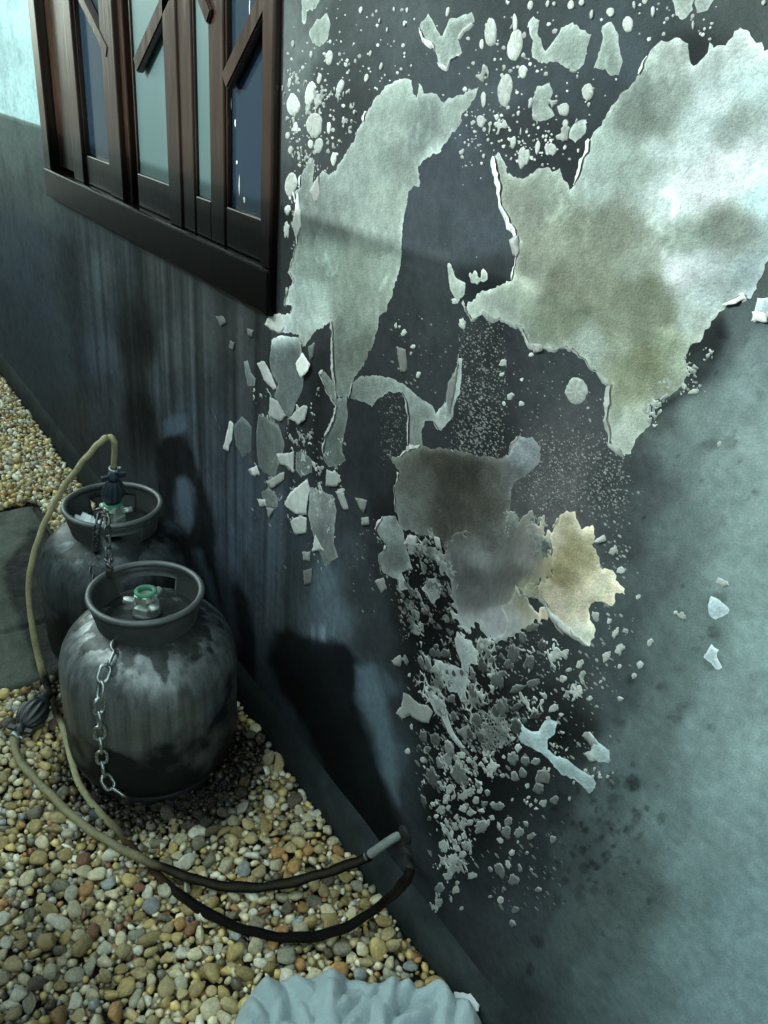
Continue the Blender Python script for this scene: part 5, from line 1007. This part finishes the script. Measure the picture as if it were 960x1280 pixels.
# ------------------------------------------------------------------ paving slab
sx = np.linspace(-2.70, -1.735, 110); sy = np.linspace(-1.05, -0.20, 97); SX, SY = np.meshgrid(sx, sy); SX, SY = SX.ravel(), SY.ravel()
eg = np.minimum(np.minimum(SX + 2.70, -1.735 - SX), np.minimum(SY + 1.05, -0.20 - SY))
SXw = SX + 0.012 * (fbm(SY * 14, SX * 14, 152) - 0.5) * 2; SYw = SY + 0.012 * (fbm(SX * 14, SY * 14, 153) - 0.5) * 2
SZ = 0.011 + 0.006 * (fbm(SX * 10, SY * 16, 151) - 0.5) + 0.004 * (fbm(SX * 40, SY * 60, 154) - 0.5) - 0.03 * (1 - sstep(0, 0.012, eg)) - 0.010 * (1 - sstep(0.0, 0.014, np.abs(SX + 2.02 + 0.12 * SY + 0.03 * fbm(SX * 20, SY * 20, 155))))
sc_ = (np.array([0.075, 0.086, 0.068]) * (0.35 + 1.3 * fbm(SX * 9, SY * 22, 156, 5))[:, None])
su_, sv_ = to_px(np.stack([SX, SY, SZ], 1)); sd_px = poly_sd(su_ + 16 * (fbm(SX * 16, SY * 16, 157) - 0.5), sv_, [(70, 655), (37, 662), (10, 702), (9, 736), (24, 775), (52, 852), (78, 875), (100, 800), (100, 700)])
sc_ *= (1 - 0.86 * (1 - sstep(-4, 5, sd_px)))[:, None]                           # rear cylinder's cast shadow, painted into the slab colour
ns = len(sx); SF = [(j * ns + i, j * ns + i + 1, (j + 1) * ns + i + 1, (j + 1) * ns + i) for j in range(len(sy) - 1) for i in range(ns - 1)]
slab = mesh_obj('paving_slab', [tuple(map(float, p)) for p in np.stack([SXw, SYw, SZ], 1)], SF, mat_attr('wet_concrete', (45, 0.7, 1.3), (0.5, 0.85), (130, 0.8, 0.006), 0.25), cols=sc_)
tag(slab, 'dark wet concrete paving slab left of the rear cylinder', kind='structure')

# ------------------------------------------------------------------ gravel
bed = mesh_obj('gravel_bed', [(-5.6, -1.5, -0.006), (1.2, -1.5, -0.006), (1.2, 0.0, -0.006), (-5.6, 0.0, -0.006)], [(0, 1, 2, 3)], mat_plain('wet_soil', (0.030, 0.026, 0.018), 0.8, 0, 0.4, 40), smooth=False)
tag(bed, 'bed of loose mixed river pebbles along the wall', kind='structure')
def stone_mesh(seed, sub):
    bm = bmesh.new(); bmesh.ops.create_icosphere(bm, subdivisions=sub, radius=1.0); r = np.random.default_rng(seed)
    ks = [(r.normal(size=3), r.uniform(0, 6), r.uniform(0.05, 0.13)) for _ in range(6)]
    fl_ = [(lambda d: d / np.linalg.norm(d))(r.normal(size=3)) for _ in range(5)]; ft = r.uniform(0.50, 0.86, 5)
    for v in bm.verts:
        p = np.array(v.co); s = 1 + sum(a * math.sin(1.6 * np.dot(k, p) + ph) for k, ph, a in ks); p = p * s
        for d, t in zip(fl_, ft):
            e = np.dot(p, d)
            if e > t: p = p - d * (e - t) * 0.94
        v.co = p
    V = np.array([v.co[:] for v in bm.verts]); bm.verts.index_update(); F = np.array([[v.index for v in f.verts] for f in bm.faces]); bm.free(); return V, F
LOW = [stone_mesh(s, 1) for s in range(14)]; MID = [stone_mesh(s, 2) for s in range(14)]
PAL = [((0.62, 0.55, 0.36), 28), ((0.46, 0.37, 0.19), 22), ((0.33, 0.25, 0.11), 16), ((0.66, 0.63, 0.50), 11), ((0.40, 0.38, 0.28), 10), ((0.22, 0.20, 0.14), 6), ((0.44, 0.25, 0.095), 4), ((0.20, 0.095, 0.05), 2), ((0.32, 0.34, 0.33), 3), ((0.11, 0.09, 0.06), 4), ((0.54, 0.42, 0.17), 11)]
pw = np.array([p[1] for p in PAL], float); pw /= pw.sum(); pcs = np.array([p[0] for p in PAL])
cell = {}; stones = []
def near_ok(x, y, r, k=0.74):
    cx_, cy_ = int(math.floor(x / 0.03)), int(math.floor(y / 0.03))
    for i in range(cx_ - 1, cx_ + 2):
        for j in range(cy_ - 1, cy_ + 2):
            for (a, b, c_) in cell.get((i, j), ()):
                if (a - x) ** 2 + (b - y) ** 2 < (k * (r + c_)) ** 2: return False
    return True
def allowed(x, y, z=0.0):
    if y > -0.026 or (-2.715 < x < -1.720 and y < -0.188): return False
    for C in (FC, RC):
        if math.hypot(x - C[0], y - C[1]) < 0.135: return False
    return True
CX = rng.uniform(-4.6, -0.1, 260000); CY = rng.uniform(-1.0, -0.02, 260000)
uu, vv = to_px(np.stack([CX, CY, np.full_like(CX, 0.01)], 1)); inv = (uu > -70) & (uu < 1000) & (vv > 380) & (vv < 1370)
CX, CY = CX[inv], CY[inv]; uu, vv = uu[inv], vv[inv]
sizes = [(0.0165, 700), (0.0135, 2600), (0.0112, 12000), (0.0090, 26000), (0.0066, 30000), (0.0046, 30000)]
k = 0
for s, tries in sizes:
    for _ in range(tries):
        if k >= len(CX): break
        x, y = CX[k], CY[k]; k += 1
        if not allowed(x, y): continue
        r = s * random.uniform(0.88, 1.15)
        if near_ok(x, y, r):
            cell.setdefault((int(math.floor(x / 0.03)), int(math.floor(y / 0.03))), []).append((x, y, r)); stones.append((x, y, r))
lower = []
for i in range(len(CX) - 1, len(CX) - 1 - 9000, -1):
    if i > 0 and allowed(CX[i], CY[i]): lower.append((CX[i], CY[i], random.uniform(0.009, 0.013)))
def darken_at(x, y):  # pebble tone: soot at front cylinder, wet corner, other spots darker by distance
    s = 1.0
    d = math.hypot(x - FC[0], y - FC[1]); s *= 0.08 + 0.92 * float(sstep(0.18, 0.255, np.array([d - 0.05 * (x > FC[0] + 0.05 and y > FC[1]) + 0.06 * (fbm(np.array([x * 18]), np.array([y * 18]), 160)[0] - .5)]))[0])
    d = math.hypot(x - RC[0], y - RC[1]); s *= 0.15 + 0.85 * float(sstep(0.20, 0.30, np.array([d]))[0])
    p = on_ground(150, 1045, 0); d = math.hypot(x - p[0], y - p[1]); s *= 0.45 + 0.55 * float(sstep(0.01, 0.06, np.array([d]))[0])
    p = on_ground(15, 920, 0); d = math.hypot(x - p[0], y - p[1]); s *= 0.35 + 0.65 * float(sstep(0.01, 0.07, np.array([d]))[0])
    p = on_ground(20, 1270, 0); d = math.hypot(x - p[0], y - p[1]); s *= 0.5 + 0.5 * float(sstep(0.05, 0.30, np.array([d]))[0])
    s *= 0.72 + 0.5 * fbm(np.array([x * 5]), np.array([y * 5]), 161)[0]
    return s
def stone_xf(x, y, r, low):
    ax = r * random.uniform(0.95, 1.45); bx = r * random.uniform(0.75, 1.05); cx_ = r * random.uniform(0.55, 0.9); a, t1, t2 = random.uniform(0, 6.283), random.gauss(0, .4), random.gauss(0, .4)
    Rm = np.array((Matrix.Rotation(a, 3, 'Z') @ Matrix.Rotation(t1, 3, 'X') @ Matrix.Rotation(t2, 3, 'Y')).col if False else (Matrix.Rotation(a, 3, 'Z') @ Matrix.Rotation(t1, 3, 'X') @ Matrix.Rotation(t2, 3, 'Y')))
    z = 0.004 + (0.0 if low else 0.008) + random.uniform(-0.003, 0.006) + cx_ * (0.1 if low else 0.45)
    return Rm, (ax, bx, cx_), z
vis = []
for i, (x, y, r) in enumerate(stones):
    u, v = to_px(np.array([x, y, 0.01])); 
    hid = (70 < u < 305 and 690 < v < 985) or (u < 275 and 640 < v < 900 and u > 50) or (290 < u < 610 and v > 1235)
    vis.append((-1 if (hid or not (0 < u < 960 and 450 < v < 1280)) else r / math.hypot(x, y + .683, 1.38)))
top = set(np.argsort(-np.array(vis))[:300].tolist())
st_me = []
for sdx, (V, F) in enumerate(MID):
    me_ = bpy.data.meshes.new('pebble'); me_.from_pydata(V.tolist(), [], F.tolist()); me_.polygons.foreach_set('use_smooth', [True] * len(F)); me_.materials.append(M_PEBBLE); me_.update(); st_me.append(me_)
gV, gF, gC = [], [], []; off = 0
def push(x, y, r, low):
    global off
    V, F = random.choice(LOW); Rm, sc, z = stone_xf(x, y, r, low); P = (V * np.array(sc)) @ Rm.T + np.array([x, y, z]); c = pcs[rng.choice(len(PAL), p=pw)] * random.uniform(0.85, 1.55) * darken_at(x, y) * (0.7 if low else 1)
    gV.append(P); gF.append(F + off); gC.append(np.tile(c, (len(V), 1))); off += len(V)
for i, (x, y, r) in enumerate(stones):
    if i in top:
        Rm, sc, z = stone_xf(x, y, r, False); o = bpy.data.objects.new('pebble', random.choice(st_me)); COL.link(o); o.parent = bed
        m4 = Matrix.Identity(4)
        for a in range(3):
            for b in range(3): m4[a][b] = Rm[a][b] * sc[b]
            m4[a][3] = (x, y, z)[a]
        o.matrix_basis = m4
        c = pcs[rng.choice(len(PAL), p=pw)] * random.uniform(0.95, 1.6) * darken_at(x, y); o.color = (*c, 1)
    else: push(x, y, r, False)
for x, y, r in lower: push(x, y, r, True)
gV = np.concatenate(gV); gF = np.concatenate(gF); gC = np.concatenate(gC)
me = bpy.data.meshes.new('gravel'); me.vertices.add(len(gV)); me.vertices.foreach_set('co', gV.ravel()); me.loops.add(gF.size); me.loops.foreach_set('vertex_index', gF.ravel().astype(np.int32))
me.polygons.add(len(gF)); me.polygons.foreach_set('loop_start', np.arange(0, gF.size, 3, dtype=np.int32)); me.polygons.foreach_set('use_smooth', np.ones(len(gF), bool)); me.update(calc_edges=True)
at = me.color_attributes.new('Col', 'FLOAT_COLOR', 'POINT'); at.data.foreach_set('color', np.concatenate([gC, np.ones((len(gC), 1))], 1).ravel()); me.materials.append(M_PEBBLE_ATTR)
go = bpy.data.objects.new('gravel', me); COL.link(go); go.parent = bed; go['kind'] = 'stuff'
# charred crumbs around the front cylinder
V, F = [], []
for k in range(420):
    a = random.gauss(0.15, 0.55); d = abs(random.gauss(0.0, 0.035)) + 0.165
    x, y = FC[0] + d * math.cos(a), FC[1] + d * math.sin(a)
    if y > -0.03: continue
    s = random.uniform(0.002, 0.006); b = len(V); z = 0.026 + random.uniform(-.006, .008)
    for dx, dy, dz in ((s, 0, 0), (-s * .6, s * .8, 0), (-s * .6, -s * .8, 0), (0, 0, s * .7)): V.append((x + dx * random.uniform(.5, 1.4), y + dy * random.uniform(.5, 1.4), z + dz))
    F += [(b, b + 1, b + 3), (b + 1, b + 2, b + 3), (b + 2, b, b + 3), (b, b + 2, b + 1)]
deb = mesh_obj('charred_debris', V, F, mat_plain('char', (0.014, 0.013, 0.012), 0.6, 0, 0.4, 80), smooth=False); tag(deb, 'charred black crumbs on the pebbles by the front cylinder', 'debris', kind='stuff')
print('stones', len(stones), 'tris gravel', len(gF), 'wall quads', nx * nz, 'blobs', len(BLOBS), 'patches', len(PATCHES), 'curls', len(CURLS))
